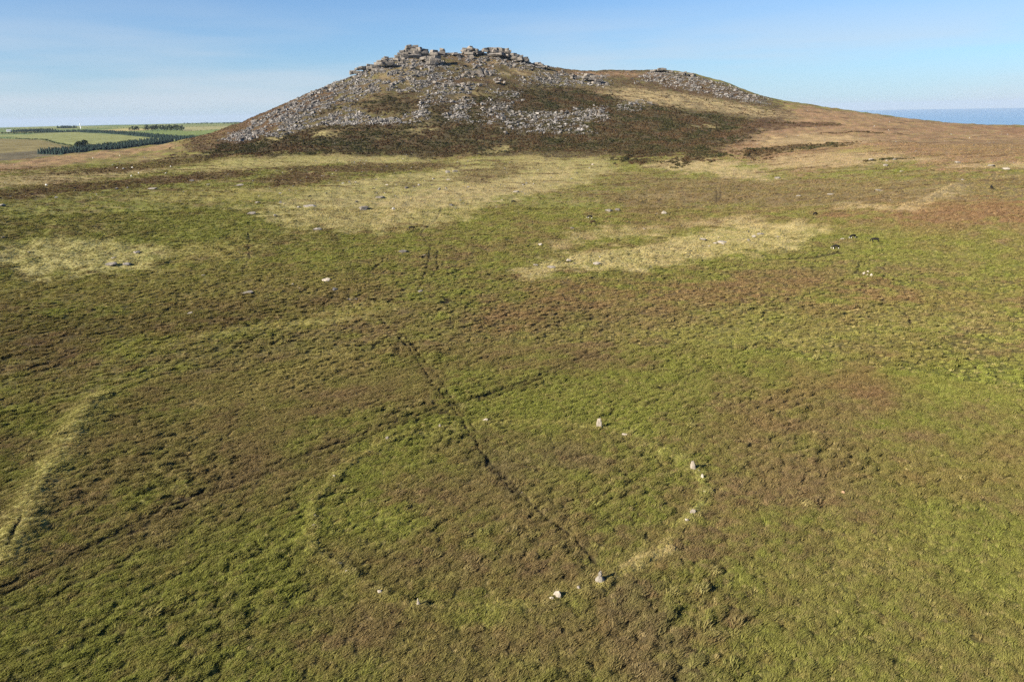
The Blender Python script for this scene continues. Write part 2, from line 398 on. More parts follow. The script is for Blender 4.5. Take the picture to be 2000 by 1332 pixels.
TRACKS = [  # half width m, depth m, strength, outline: trodden paths, wheel ruts, cattle trods
    (1.0, .10, .26, [(0, 1157), (60, 1125), (180, 1071), (300, 1011), (420, 956), (520, 922), (640, 881), (740, 842), (830, 813), (885, 797), (960, 773), (1010, 755), (1060, 734), (1110, 709), (1180, 686)]),
    (1.1, .08, .20, [(800, 690), (846, 745), (900, 815), (945, 880), (1000, 950)]),
    (0.25, .17, .85, [(742, 622), (775, 655), (800, 685), (830, 728), (846, 755), (872, 785), (900, 822), (930, 868), (942, 892), (962, 918), (985, 945), (1012, 968), (1040, 988), (1066, 1015), (1090, 1035)]),
    (0.26, .22, .8, [(1090, 1035), (1120, 1055), (1143, 1073), (1158, 1088), (1160, 1098)]),
    (0.2, .2, .7, [(790, 655), (815, 690), (842, 722), (856, 735), (872, 765), (888, 790), (905, 815), (935, 850)]),
    (0.30, .18, .6, [(930, 872), (960, 905), (1000, 945), (1030, 978)]),
    (0.28, .13, .75, [(0, 1165), (60, 1133), (180, 1078), (300, 1018), (420, 962), (520, 928), (640, 888), (740, 847), (830, 818), (885, 802), (960, 778), (1010, 760), (1060, 738), (1110, 712), (1180, 690)]),
    (0.28, .13, .7, [(0, 1148), (60, 1117), (180, 1064), (300, 1004), (420, 949), (520, 915), (640, 874), (740, 836), (830, 808), (885, 792), (960, 768), (1010, 750), (1060, 729), (1110, 705), (1180, 682)]),
    (0.22, .14, .5, [(0, 1215), (110, 1160), (260, 1085), (380, 1035), (470, 1000)]),
    (0.20, .12, .4, [(560, 775), (650, 735), (760, 690)]),
    (0.25, .15, .45, [(600, 685), (660, 660), (720, 635)]),
    (0.22, .14, .45, [(140, 1250), (260, 1230), (330, 1205)]),
    (0.2, .12, .3, [(430, 1332), (432, 1250), (425, 1180), (408, 1110), (405, 1050)]),
    (0.22, .12, .4, [(1180, 712), (1330, 655), (1500, 600), (1600, 570)]),
    (0.22, .12, .4, [(1280, 760), (1420, 700), (1560, 640), (1590, 630)]),
    (0.3, .2, .6, [(484, 455), (487, 470), (483, 485), (488, 500), (478, 520), (474, 533)]),
    (0.3, .2, .65, [(840, 482), (838, 500), (832, 525), (826, 545), (817, 562)]),
    (0.32, .2, .7, [(855, 490), (852, 510), (856, 520), (845, 535)]),
    (0.35, .2, .7, [(750, 500), (745, 515), (728, 528), (715, 535)]),
    (1.2, .06, .25, [(640, 450), (655, 470), (668, 490), (680, 520), (695, 545)]),
    (0.3, .12, .4, [(648, 455), (664, 475), (680, 505), (692, 535), (698, 548)]),
    (0.4, .2, .6, [(862, 405), (860, 415), (850, 430), (825, 450), (822, 460), (838, 478)]),
    (0.25, .15, .5, [(1680, 510), (1676, 520), (1671, 535)]),
    (0.25, .15, .45, [(1692, 508), (1688, 518), (1678, 526), (1672, 535)]),
    (0.25, .15, .5, [(1724, 508), (1728, 520), (1726, 528), (1730, 534), (1724, 545)]),
    (0.24, .2, .65, [(1690, 554), (1708, 570), (1724, 588)]),
    (0.26, .22, .7, [(1764, 608), (1772, 618), (1780, 632)]),
    (0.24, .2, .7, [(1980, 785), (1992, 795), (2010, 812)]),
    (0.24, .2, .55, [(1890, 700), (1902, 715), (1915, 728)]),
    (0.22, .2, .5, [(1675, 925), (1700, 905), (1725, 890)]),
    (0.45, .2, .6, [(1398, 365), (1400, 380), (1400, 395)]),
    (0.45, .2, .6, [(1407, 368), (1408, 380), (1404, 395)]),
    (0.4, .15, .5, [(1200, 362), (1300, 353), (1400, 349)]),
    (0.9, .3, .7, [(1500, 508), (1560, 505), (1600, 500), (1640, 492)]),
    (0.8, .3, .8, [(870, 600), (877, 592), (872, 586)]),
    (0.3, .2, .5, [(255, 680), (285, 668), (300, 662)]),
    (0.25, .15, .5, [(0, 920), (60, 905), (110, 885)]),
    (0.22, .2, .6, [(20, 1075), (30, 1045), (45, 1020)]),
]
_tracks = [(w, d, s, poly_plan(p)) for w, d, s, p in TRACKS]
BANKS = [  # half width, height, tone strength, colour, line
    (2.5, .80, .95, (.25, .225, .08), [(192, 775), (165, 805), (140, 845), (118, 890), (95, 925), (75, 965), (50, 1015), (28, 1060), (10, 1085)]),
    (0.8, .35, .85, TAN, [(1224, 1112), (1245, 1098), (1280, 1084), (1308, 1074)]),
    (0.75, .34, .45, YELG, [(655, 932), (618, 975), (608, 1010), (604, 1040), (612, 1075), (640, 1100), (672, 1125), (745, 1168), (820, 1192), (940, 1188), (1010, 1185), (1080, 1176)]),
    (0.7, .34, .78, YELG, [(1110, 1165), (1170, 1148), (1225, 1118)]),
    (0.75, .36, .75, (.22, .22, .06), [(1190, 842), (1230, 848), (1275, 872), (1310, 890), (1335, 905), (1365, 930), (1378, 958), (1370, 985), (1350, 1008), (1335, 1022)]),
    (0.65, .28, .7, YELG, [(655, 925), (690, 900), (760, 862), (800, 852), (860, 842), (950, 830), (1040, 826), (1120, 832), (1165, 838)]),
    (0.6, .25, .8, YELG, [(1225, 1118), (1280, 1088), (1310, 1050), (1338, 1022)]),
    (2.2, .8, .5, YELG, [(400, 660), (500, 645), (600, 632), (720, 618), (790, 606)]),
    (1.6, .8, .6, BROWN, [(1210, 318), (1225, 308), (1270, 288)]),
    (1.8, 1.0, .6, HEATH, [(1456, 306), (1464, 298), (1500, 292), (1560, 286), (1660, 280)]),
    (1.6, .8, .5, TAN, [(1640, 402), (1700, 405), (1760, 405), (1810, 390), (1870, 360)]),
    (2.2, 1.1, .5, GREEN, [(880, 598), (800, 602), (740, 606)]),
]
_banks = [(w, h, s, np.array(c), poly_plan(p)) for w, h, s, c, p in BANKS]

def bbox_sel(P, x, y, m):
    return np.nonzero((x > P[:, 0].min() - m) & (x < P[:, 0].max() + m) & (y > P[:, 1].min() - m) & (y < P[:, 1].max() + m))[0]
def track_mask(x, y):
    m = np.zeros(x.shape); dep = np.zeros(x.shape)
    wx = x + 0.25 * perlin(x / 2.3, y / 2.3, 71); wy = y + 0.25 * perlin(x / 2.3, y / 2.3, 72)
    for w, d, s, P in _tracks:
        k = bbox_sel(P, x, y, 4 * w + 2)
        if len(k) == 0: continue
        dd = line_dist(P, wx[k], wy[k])
        r = np.hypot(P[:, 0], P[:, 1]).mean()
        ww = max(w * 1.3, r * 0.0013)
        e = np.exp(-(dd / ww) ** 4)
        brk = 0.72 + 0.28 * sstep(-0.35, 0.15, perlin(x[k] / 5, y[k] / 5, 73))
        m[k] = np.maximum(m[k], min(1, s * 1.15) * e * brk); dep[k] = np.maximum(dep[k], d * e * brk)
    return m, dep
def bank_height(x, y):
    h = np.zeros(x.shape)
    for w, hh, s, c, P in _banks:
        k = bbox_sel(P, x, y, 4 * w + 2)
        if len(k) == 0: continue
        dd = line_dist(P, x[k], y[k]) + 0.5 * w * perlin(x[k] / 4, y[k] / 4, 81)
        h[k] = np.maximum(h[k], hh * np.exp(-(dd / w) ** 2))
    return h
def tussock(x, y):
    """0..1-ish relief of grass tussocks"""
    wx = x + 0.5 * perlin(x / 3.1, y / 3.1, 5); wy = y + 0.5 * perlin(x / 3.1, y / 3.1, 6)
    u = wx * .87 + wy * .49; v = wy * .87 - wx * .49        # combed by the prevailing wind
    t = perlin(u / 3.0, v / 1.3, 7) + 0.7 * perlin(u / 1.5, v / 0.72, 8) + 0.3 * perlin(u / 0.6, v / 0.4, 9)
    return np.clip(t + 0.25, -0.35, 1.4)
def tussock_amp(x, y):
    r = np.hypot(x, y)
    a = 0.14 + 0.34 * sstep(-0.25, 0.5, fbm(x / 24, y / 24, 21, 2))
    # rougher heathy ground on the left beyond the track
    a = a + 0.22 * sstep(0, 25, y - 115 + 0.25 * x) * sstep(20, -40, x) * sstep(260, 190, r)
    return a
def detail_h(x, y, track=None):
    r = np.hypot(x, y)
    near = sstep(330, 180, r)
    tor = sstep(560, 700, r) * sstep(1900, 1200, r)
    h = 0.22 * perlin(x / 9, y / 9, 31) + 0.5 * perlin(x / 34, y / 34, 32) * sstep(60, 140, r)
    h = h + tor * (1.1 * perlin(x / 17, y / 17, 33) + 0.55 * perlin(x / 6.5, y / 6.5, 34))
    h = h + sstep(160, 260, r) * sstep(700, 500, r) * 0.5 * perlin(x / 5.5, y / 5.5, 35)
    k = np.nonzero(near > 0)[0] if x.ndim else None
    if track is None:
        track = track_mask(x, y)
    m, dep = track
    bh = bank_height(x, y)
    if len(k):
        tt = (1 - .75 * np.clip(bh[k] / .4, 0, 1)) * tussock(x[k], y[k]) * tussock_amp(x[k], y[k]) * near[k] * (1 - 0.85 * np.clip(m[k] * 1.3, 0, 1))
        h = h.copy(); h[k] += tt
    return h - dep + bh
def height(x, y):
    x = np.atleast_1d(np.asarray(x, float)); y = np.atleast_1d(np.asarray(y, float))
    return base_h(x, y) + detail_h(x, y)
def lerp(a, b, t):
    return a + (b - a) * t[:, None]
def lodn(x, y, L, seed):
    """fine mottling: small patches near by, coarser ones far off where small ones would not resolve"""
    w = np.clip(np.log2(np.maximum(np.hypot(x, y), 1) / 90.0), 0, 3)
    out = np.zeros(x.shape)
    for k in range(4):
        wk = np.clip(1 - np.abs(w - k), 0, 1)
        i = np.nonzero(wk > 0)[0]
        if len(i): out[i] += wk[i] * fbm(x[i] / (L * 2 ** k), y[i] / (L * .85 * 2 ** k), seed + 100 * k, 2)
    return out
def cover(x, y, track=None):
    """albedo of the ground cover, and share of tall growth"""
    r = np.hypot(x, y)
    big = fbm(x / 48, y / 38, 41, 3); mid = fbm(x / 11, y / 8, 42, 3); fine = lodn(x, y, 1.6, 43)
    g = sstep(-0.62, 0.34, 0.7 * big + 0.65 * mid + 0.45 * fine)
    c = lerp(np.array(BROWN)[None] * np.ones((len(x), 1)), np.array(GREEN)[None], g)
    c = lerp(c, np.array(OLIVE)[None], 0.55 * sstep(-0.1, 0.5, fbm(x / 6, y / 5, 44, 2)))
    n1 = fbm(x / 26, y / 26, 51, 4, .6); n2 = fbm(x / 7, y / 7, 52, 3, .6)
    streak = fbm(x / 15 + .4 * n2, y / 4.2, 55, 3, .6)
    for col, s, soft, P in _zones:
        k = bbox_sel(P, x, y, 3 * soft)
        if len(k) == 0: continue
        sd = in_poly(P, x[k], y[k])
        w = s * sstep(-1.0, 1.0, sd / soft + 2.4 * n1[k] + 1.6 * n2[k] + 0.9 * fine[k]) * (0.62 + 0.38 * sstep(-.35, .2, n2[k] + .6 * fine[k]))
        if col.mean() > .17:      # dry grass grows in broken streaks
            w = w * (.68 + .32 * sstep(-.25, .18, streak[k]))
        c[k] = lerp(c[k], col[None], w)
    for w, hh, s, col, P in _banks:
        k = bbox_sel(P, x, y, 4 * w)
        if len(k) == 0: continue
        dd = line_dist(P, x[k], y[k])
        c[k] = lerp(c[k], col[None], s * np.exp(-(dd / (w * 1.1)) ** 2) * (0.55 + 0.45 * sstep(-.3, .3, fine[k])))
    # strips of paler and darker growth along the contours of the slopes
    k = np.nonzero(r > 260)[0]
    if len(k):
        fade = sstep(260, 420, r[k]) * sstep(1300, 1100, r[k])
        st = fbm(x[k] / 42 + .3 * n2[k], y[k] / 9, 53, 3, .6); st2 = fbm(x[k] / 55, y[k] / 12, 54, 3, .6)
        c[k] = lerp(c[k], np.array(HEATH)[None], .75 * fade * sstep(.08, .5, st))
        c[k] = lerp(c[k], np.array(TAN)[None] * .85, .45 * fade * sstep(.15, .55, st2) * sstep(.04, .10, c[k].mean(1)))
    # dead straw and dark litter flecks
    lum = sstep(.05, .11, c.mean(1))
    c = lerp(c, np.array(TAN)[None], 0.34 * lum * sstep(0.25, 0.75, lodn(x, y, .85, 46)))
    c = lerp(c, np.array(RUSSET)[None], 0.26 * (.4 + .6 * lum) * sstep(0.15, 0.6, lodn(x, y, 2.4, 47)))
    c = lerp(c, np.array(PURPLE)[None] * 0.8, 0.32 * sstep(0.2, 0.65, lodn(x, y, 1.35, 48)))
    if track is None:
        track = track_mask(x, y)
    c = lerp(c, np.array(EARTH)[None], np.clip(track[0], 0, 1))
    return np.clip(c, 0.004, 0.6)

# ------------------------------------------------------------------ materials
def new_mat(name):
    m = bpy.data.materials.new(name); m.use_nodes = True
    nt = m.node_tree; nt.nodes.clear()
    o = nt.nodes.new('ShaderNodeOutputMaterial')
    return m, nt, o
def N(nt, t, **k):
    n = nt.nodes.new(t)
    for a, b in k.items():
        setattr(n, a, b)
    return n
def noise_node(nt, scale, detail=4, rough=.6, vec=None):
    n = N(nt, 'ShaderNodeTexNoise')
    n.inputs['Scale'].default_value = scale; n.inputs['Detail'].default_value = detail; n.inputs['Roughness'].default_value = rough
    if vec is not None: nt.links.new(vec, n.inputs['Vector'])
    return n
def maprange(nt, sock, a, b, c, d):
    n = N(nt, 'ShaderNodeMapRange')
    for i, v in zip(('From Min', 'From Max', 'To Min', 'To Max'), (a, b, c, d)):
        n.inputs[i].default_value = v
    nt.links.new(sock, n.inputs['Value'])
    return n.outputs[0]
def mulcol(nt, col, fac):
    n = N(nt, 'ShaderNodeVectorMath', operation='SCALE')
    nt.links.new(col, n.inputs[0]); nt.links.new(fac, n.inputs['Scale'])
    return n.outputs[0]
def bsdf(nt, out, rough=.9, spec=.15):
    b = N(nt, 'ShaderNodeBsdfPrincipled')
    b.inputs['Roughness'].default_value = rough
    b.inputs['Specular IOR Level'].default_value = spec
    nt.links.new(b.outputs[0], out.inputs['Surface'])
    return b
def ground_material(name, s1, s2, bump):
    m, nt, o = new_mat(name)
    b = bsdf(nt, o, .95, .05)
    at = N(nt, 'ShaderNodeAttribute', attribute_name='cover')
    geo = N(nt, 'ShaderNodeNewGeometry')
    n1 = noise_node(nt, s1, 5, .7, geo.outputs['Position'])
    n2 = noise_node(nt, s2, 3, .6, geo.outputs['Position'])
    f = N(nt, 'ShaderNodeMath', operation='MULTIPLY')
    nt.links.new(maprange(nt, n1.outputs['Fac'], .3, .7, .65, 1.35), f.inputs[0])
    nt.links.new(maprange(nt, n2.outputs['Fac'], .3, .7, .75, 1.25), f.inputs[1])
    nt.links.new(mulcol(nt, at.outputs['Color'], f.outputs[0]), b.inputs['Base Color'])
    bp = N(nt, 'ShaderNodeBump'); bp.inputs['Strength'].default_value = 1.0; bp.inputs['Distance'].default_value = bump
    nt.links.new(n1.outputs['Fac'], bp.inputs['Height']); nt.links.new(bp.outputs[0], b.inputs['Normal'])
    return m
M_MOOR = ground_material('moor_turf', 1.1, 4.0, 0.5)
M_FARM = ground_material('farmland_turf', 0.02, 0.1, 0.5)
def plant_material(name, lo_, hi_, transl):
    m, nt, o = new_mat(name)
    at = N(nt, 'ShaderNodeAttribute', attribute_name='tint', attribute_type='INSTANCER')
    oi = N(nt, 'ShaderNodeObjectInfo')
    c = mulcol(nt, at.outputs['Color'], maprange(nt, oi.outputs['Random'], 0, 1, lo_, hi_))
    d = N(nt, 'ShaderNodeBsdfDiffuse'); t = N(nt, 'ShaderNodeBsdfTranslucent')
    mx = N(nt, 'ShaderNodeMixShader'); mx.inputs[0].default_value = transl
    nt.links.new(c, d.inputs[0]); nt.links.new(c, t.inputs[0])
    nt.links.new(d.outputs[0], mx.inputs[1]); nt.links.new(t.outputs[0], mx.inputs[2])
    nt.links.new(mx.outputs[0], o.inputs['Surface'])
    return m
M_GRASS = plant_material('grass_blades', .8, 1.25, .2)
M_GORSE = plant_material('gorse_leaves', .7, 1.3, .15)
def rock_material(name, instanced, dark, pale, scale):
    m, nt, o = new_mat(name)
    b = bsdf(nt, o, .9, .2)
    tcn = N(nt, 'ShaderNodeTexCoord'); oi = N(nt, 'ShaderNodeObjectInfo')
    geo = N(nt, 'ShaderNodeNewGeometry')
    n1 = noise_node(nt, scale, 6, .65, geo.outputs['Position'])
    n2 = noise_node(nt, scale * 4.5, 4, .7, geo.outputs['Position'])
    rp = N(nt, 'ShaderNodeValToRGB')
    rp.color_ramp.elements[0].position = .30; rp.color_ramp.elements[0].color = dark + (1,)
    rp.color_ramp.elements[1].position = .66; rp.color_ramp.elements[1].color = pale + (1,)
    nt.links.new(n1.outputs['Fac'], rp.inputs[0])
    f = N(nt, 'ShaderNodeMath', operation='MULTIPLY')
    nt.links.new(maprange(nt, n2.outputs['Fac'], .3, .7, .7, 1.2), f.inputs[0])
    nt.links.new(maprange(nt, oi.outputs['Random'], 0, 1, .72, 1.18), f.inputs[1])
    c = mulcol(nt, rp.outputs[0], f.outputs[0])
    # lichen
    n3 = noise_node(nt, scale * 2.3, 3, .6, geo.outputs['Position'])
    mx = N(nt, 'ShaderNodeMixRGB')
    nt.links.new(maprange(nt, n3.outputs['Fac'], .56, .66, 0, .5), mx.inputs['Fac'])
    nt.links.new(c, mx.inputs['Color1']); mx.inputs['Color2'].default_value = (.17, .16, .115, 1)
    nt.links.new(mx.outputs[0], b.inputs['Base Color'])
    bp = N(nt, 'ShaderNodeBump'); bp.inputs['Strength'].default_value = .8; bp.inputs['Distance'].default_value = .25 / scale
    nt.links.new(n1.outputs['Fac'], bp.inputs['Height']); nt.links.new(bp.outputs[0], b.inputs['Normal'])
    return m
M_GRANITE = rock_material('weathered_granite', False, (.085, .078, .07), (.24, .21, .175), .35)
M_CRAG = rock_material('crag_granite', False, (.07, .066, .06), (.225, .198, .167), .22)
M_STONE = rock_material('pale_granite', False, (.24, .207, .165), (.46, .40, .315), 1.6)

M_TANSTONE = rock_material('tan_stone', False, (.22, .13, .075), (.36, .24, .14), 1.6)
M_MOORROCK = rock_material('moor_granite', False, (.15, .135, .115), (.34, .30, .245), .9)

# ------------------------------------------------------------------ object helpers
def mesh_obj(name, verts, faces, mat, parent=None, smooth=False):
    me = bpy.data.meshes.new(name)
    me.from_pydata([tuple(v) for v in verts], [], [tuple(f) for f in faces])
    me.update()
    if mat: me.materials.append(mat)
    if smooth: me.polygons.foreach_set('use_smooth', [True] * len(me.polygons))
    o = bpy.data.objects.new(name, me)
    COL.objects.link(o)
    if parent: o.parent = parent
    return o
def tag(o, label=None, cat=None, group=None, kind=None):
    if label: o['label'] = label
    if cat: o['category'] = cat
    if group: o['group'] = group
    if kind: o['kind'] = kind
    return o
def empty(name, loc):
    o = bpy.data.objects.new(name, None); COL.objects.link(o); o.location = loc
    o.empty_display_size = .5
    return o
def grid_mesh(name, X, Y, Z, cols, mat):
    nr, na = X.shape
    me = bpy.data.meshes.new(name)
    co = np.stack([X, Y, Z], -1).reshape(-1, 3).astype(np.float32)
    idx = np.arange(nr * na).reshape(nr, na)
    f = np.stack([idx[:-1, :-1], idx[:-1, 1:], idx[1:, 1:], idx[1:, :-1]], -1).reshape(-1, 4)
    f = f[:, ::-1]
    me.vertices.add(len(co)); me.vertices.foreach_set('co', co.ravel())
    me.loops.add(f.size); me.loops.foreach_set('vertex_index', f.ravel().astype(np.int32))
    me.polygons.add(len(f)); me.polygons.foreach_set('loop_start', np.arange(0, f.size, 4, dtype=np.int32))
    me.polygons.foreach_set('loop_total', np.full(len(f), 4, np.int32))
    me.update(calc_edges=True)
    me.polygons.foreach_set('use_smooth', np.ones(len(f), bool))
    a = me.attributes.new('cover', 'FLOAT_COLOR', 'POINT')
    a.data.foreach_set('color', np.concatenate([cols, np.ones((len(cols), 1))], 1).astype(np.float32).ravel())
    me.materials.append(mat)
    o = bpy.data.objects.new(name, me); COL.objects.link(o)
    return o

# ------------------------------------------------------------------ moorland sheet
rows = [30.0]
while rows[-1] < 1400:
    r = rows[-1]
    dr = 1.1 * (r * r + CAM_H ** 2) / 31372.0
    cap = 1.9 if r < 300 else 3.1
    if r > 1180: cap = 14
    rows.append(r + min(dr, cap))
rows[-1] = 1400.0
rows = np.array(rows)
azs = np.radians(np.linspace(-54, 54, 1000))
RR, AA = np.meshgrid(rows, azs, indexing='ij')
X = RR * np.sin(AA); Y = RR * np.cos(AA)
xf, yf = X.ravel(), Y.ravel()
trk = track_mask(xf, yf)
zf = base_h(xf, yf) + detail_h(xf, yf, trk)
cf = cover(xf, yf, trk)
cf = cf * (1 - .40 * sstep(330, 170, RR.ravel()) * sstep(.16, .11, cf.mean(1)))[:, None]      # peat and dead litter, plus shade between near tufts put into the colour
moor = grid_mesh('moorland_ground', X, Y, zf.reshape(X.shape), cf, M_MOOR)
tag(moor, 'rolling moorland ground of green and brown grass rising to the tor', 'moorland', kind='structure')

# ground on every other side of the camera, coarser
rows2 = np.concatenate([[0.5], np.linspace(8, 30, 5), np.geomspace(36, 1400, 60)])
az2 = np.radians(np.linspace(54, 306, 110))
R2, A2 = np.meshgrid(rows2, az2, indexing='ij')
# (the inner disc continues under the camera)
X2 = R2 * np.sin(A2); Y2 = R2 * np.cos(A2)
z2 = base_h(X2.ravel(), np.abs(Y2.ravel()) + 1e-3) * sstep(1500, 600, R2.ravel()) + 0.3 * perlin(X2.ravel() / 9, Y2.ravel() / 9, 31)
w_edge = sstep(0, 0.35, np.minimum(A2 - az2[0], az2[-1] - A2)).ravel()
z2 = base_h(X2.ravel(), Y2.ravel()) * (1 - w_edge) + z2 * w_edge
c2 = cover(X2.ravel(), Y2.ravel())
back = grid_mesh('moorland_behind_ground', X2, Y2, z2.reshape(X2.shape), c2, M_MOOR)
tag(back, 'moorland ground continuing out of view', 'moorland', kind='structure')
az3 = np.radians(np.linspace(-54, 54, 60)); rows3 = np.array([0.5, 8, 16, 23, 30.0])
R3, A3 = np.meshgrid(rows3, az3, indexing='ij')
X3 = R3 * np.sin(A3); Y3 = R3 * np.cos(A3)
foot = grid_mesh('moorland_foot_ground', X3, Y3, base_h(X3.ravel(), Y3.ravel()).reshape(X3.shape), cover(X3.ravel(), Y3.ravel()), M_MOOR)
tag(foot, 'moorland ground below the viewpoint', 'moorland', kind='structure')

# ------------------------------------------------------------------ farmland beyond the valley, land falling to the sea
FIELDS = [
    ((.155, .130, .055), [(-200, 340), (-200, 272), (0, 271), (60, 272), (105, 279), (145, 288), (128, 300), (40, 314)]),
    ((.100, .085, .050), [(-200, 316), (0, 300), (120, 292), (130, 302), (20, 320)]),
    ((.175, .185, .070), [(20, 268), (75, 260), (150, 259), (260, 266), (345, 274), (300, 277), (200, 284), (150, 286), (100, 277)]),
    ((.13, .165, .050), [(190, 257), (300, 256), (440, 252), (440, 262), (390, 275), (330, 268), (250, 261)]),
    ((.29, .245, .10), [(195, 255), (255, 251), (300, 252), (280, 256), (210, 258)]),
    ((.23, .215, .10), [(345, 249), (450, 245), (450, 252), (360, 256)]),
    ((.16, .175, .07), [(250, 248), (450, 242), (450, 246), (330, 249)]),
    ((.17, .19, .075), [(0, 250), (110, 247), (250, 248), (180, 252), (60, 253)]),
]
_fields = [(np.array(c), np.array([spot(px, py, 1380) for px, py in p])) for c, p in FIELDS]
rowsf = np.concatenate([np.linspace(1400, 3200, 110), np.geomspace(3230, 9990, 70)])
azf = np.radians(np.linspace(-58, 58, 420))
RF, AF = np.meshgrid(rowsf, azf, indexing='ij')
XF = RF * np.sin(AF); YF = RF * np.cos(AF)
xq, yq = XF.ravel(), YF.ravel()
cell = np.floor(xq / 310 + .25 * np.sin(yq / 900)) * 7.13 + np.floor(yq / 420 + .2 * np.sin(xq / 700)) * 3.71
rnd = np.modf(np.sin(cell * 12.9898) * 43758.5453)[0] ** 2
cq = np.array((.095, .135, .052))[None] + rnd[:, None] * np.array((.10, .07, .025))[None]
for c, P in _fields:
    k = bbox_sel(P, xq, yq, 10)
    sd = in_poly(P, xq[k], yq[k])
    cq[k] = lerp(cq[k], c[None], sstep(-8, 8, sd))
farm = grid_mesh('farmland_ground', XF, YF, (base_h(xq, yq) + 2.5 * perlin(xq / 260, yq / 260, 91)).reshape(XF.shape), cq, M_FARM)
tag(farm, 'far green and straw fields beyond the moor', 'farmland', kind='structure')
m, nt, o_ = new_mat('sea_water')
b = bsdf(nt, o_, .35, .4)
b.inputs['Base Color'].default_value = (.11, .23, .35, 1)
geo = N(nt, 'ShaderNodeNewGeometry'); nn = noise_node(nt, .02, 4, .6, geo.outputs['Position'])
bp = N(nt, 'ShaderNodeBump'); bp.inputs['Distance'].default_value = 4; bp.inputs['Strength'].default_value = .6
nt.links.new(nn.outputs['Fac'], bp.inputs['Height']); nt.links.new(bp.outputs[0], b.inputs['Normal'])
SEA_Z = -278.0
sv_, sf_ = [], []
for k in range(97):
    a = rad(-60 + 120 * k / 96)
    for r in (7000, 14000, 28000, 52000):
        sv_.append((r * math.sin(a), r * math.cos(a), SEA_Z))
for k in range(96):
    for j in range(3):
        i = k * 4 + j
        sf_.append((i, i + 1, i + 5, i + 4))
sea = mesh_obj('sea', sv_, sf_, m)
tag(sea, 'hazy blue sea on the horizon right of the tor', 'sea', kind='structure')

# ------------------------------------------------------------------ scattered growth (stuff): instanced clumps
def scatter(name, P, S, ROTV, C, IDX, protos, label, cat):
    me = bpy.data.meshes.new(name)
    n = len(P)
    me.vertices.add(n); me.vertices.foreach_set('co', P.astype(np.float32).ravel())
    a = me.attributes.new('size', 'FLOAT_VECTOR', 'POINT'); a.data.foreach_set('vector', S.astype(np.float32).ravel())
    a = me.attributes.new('turn', 'FLOAT_VECTOR', 'POINT'); a.data.foreach_set('vector', ROTV.astype(np.float32).ravel())
    a = me.attributes.new('tint', 'FLOAT_COLOR', 'POINT')
    a.data.foreach_set('color', np.concatenate([C, np.ones((n, 1))], 1).astype(np.float32).ravel())
    a = me.attributes.new('pick', 'INT', 'POINT'); a.data.foreach_set('value', IDX.astype(np.int32))
    o = bpy.data.objects.new(name, me); COL.objects.link(o)
    coll = bpy.data.collections.new(name + '_kinds')
    for p in protos: coll.objects.link(p)
    g = bpy.data.node_groups.new(name + '_nodes', 'GeometryNodeTree')
    g.interface.new_socket('Geometry', in_out='INPUT', socket_type='NodeSocketGeometry')
    g.interface.new_socket('Geometry', in_out='OUTPUT', socket_type='NodeSocketGeometry')
    gi = g.nodes.new('NodeGroupInput'); go = g.nodes.new('NodeGroupOutput')
    ip = g.nodes.new('GeometryNodeInstanceOnPoints'); ci = g.nodes.new('GeometryNodeCollectionInfo')
    ci.inputs['Collection'].default_value = coll
    ci.inputs['Separate Children'].default_value = True; ci.inputs['Reset Children'].default_value = True
    def na(nm, t):
        q = g.nodes.new('GeometryNodeInputNamedAttribute'); q.data_type = t; q.inputs['Name'].default_value = nm
        return q.outputs['Attribute']
    e2r = g.nodes.new('FunctionNodeEulerToRotation')
    g.links.new(na('turn', 'FLOAT_VECTOR'), e2r.inputs[0]); g.links.new(e2r.outputs[0], ip.inputs['Rotation'])
    g.links.new(na('size', 'FLOAT_VECTOR'), ip.inputs['Scale']); g.links.new(na('pick', 'INT'), ip.inputs['Instance Index'])
    ip.inputs['Pick Instance'].default_value = True
    g.links.new(gi.outputs[0], ip.inputs['Points']); g.links.new(ci.outputs[0], ip.inputs['Instance'])
    g.links.new(ip.outputs[0], go.inputs[0])
    md = o.modifiers.new('scatter', 'NODES'); md.node_group = g
    tag(o, label, cat, kind='stuff')
    return o
def proto(name, V, Fc, mat):
    me = bpy.data.meshes.new(name); me.from_pydata(V, [], Fc); me.update(); me.materials.append(mat)
    return bpy.data.objects.new(name, me)
def tuft_mesh(seed, n, spread, hgt, width, lean):
    q = random.Random(seed); V, Fc = [], []
    for i in range(n):
        a = q.uniform(0, 2 * math.pi); d = spread * math.sqrt(q.random())
        x, y = d * math.cos(a), d * math.sin(a)
        L = hgt * q.uniform(.55, 1.15) * (1 - .35 * d / spread)
        oa = a + q.uniform(-.8, .8); ol = q.uniform(.1, .75) * (0.35 + d / spread)
        dx, dy = math.cos(oa) * ol + lean[0], math.sin(oa) * ol + lean[1]
        wa = q.uniform(0, math.pi); w = width * q.uniform(.6, 1.3)
        wx, wy = math.cos(wa) * w, math.sin(wa) * w
        b0 = len(V)
        V += [(x - wx, y - wy, -.05), (x + wx, y + wy, -.05),
              (x + dx * L * .45 + wx * .8, y + dy * L * .45 + wy * .8, L * .62), (x + dx * L * .45 - wx * .8, y + dy * L * .45 - wy * .8, L * .62),
              (x + dx * L * 1.15, y + dy * L * 1.15, L * .85)]
        Fc += [(b0, b0 + 1, b0 + 2, b0 + 3), (b0 + 3, b0 + 2, b0 + 4)]
    return V, Fc
LEAN = (0.72, 0.41)
tufts = [proto('grass_tuft_%d' % i, *tuft_mesh(100 + i, 46, .30, .34, .020, LEAN), M_GRASS) for i in range(6)]
clumps = [proto('grass_clump_%d' % i, *tuft_mesh(200 + i, 70, .62, .55, .045, LEAN), M_GRASS) for i in range(6)]
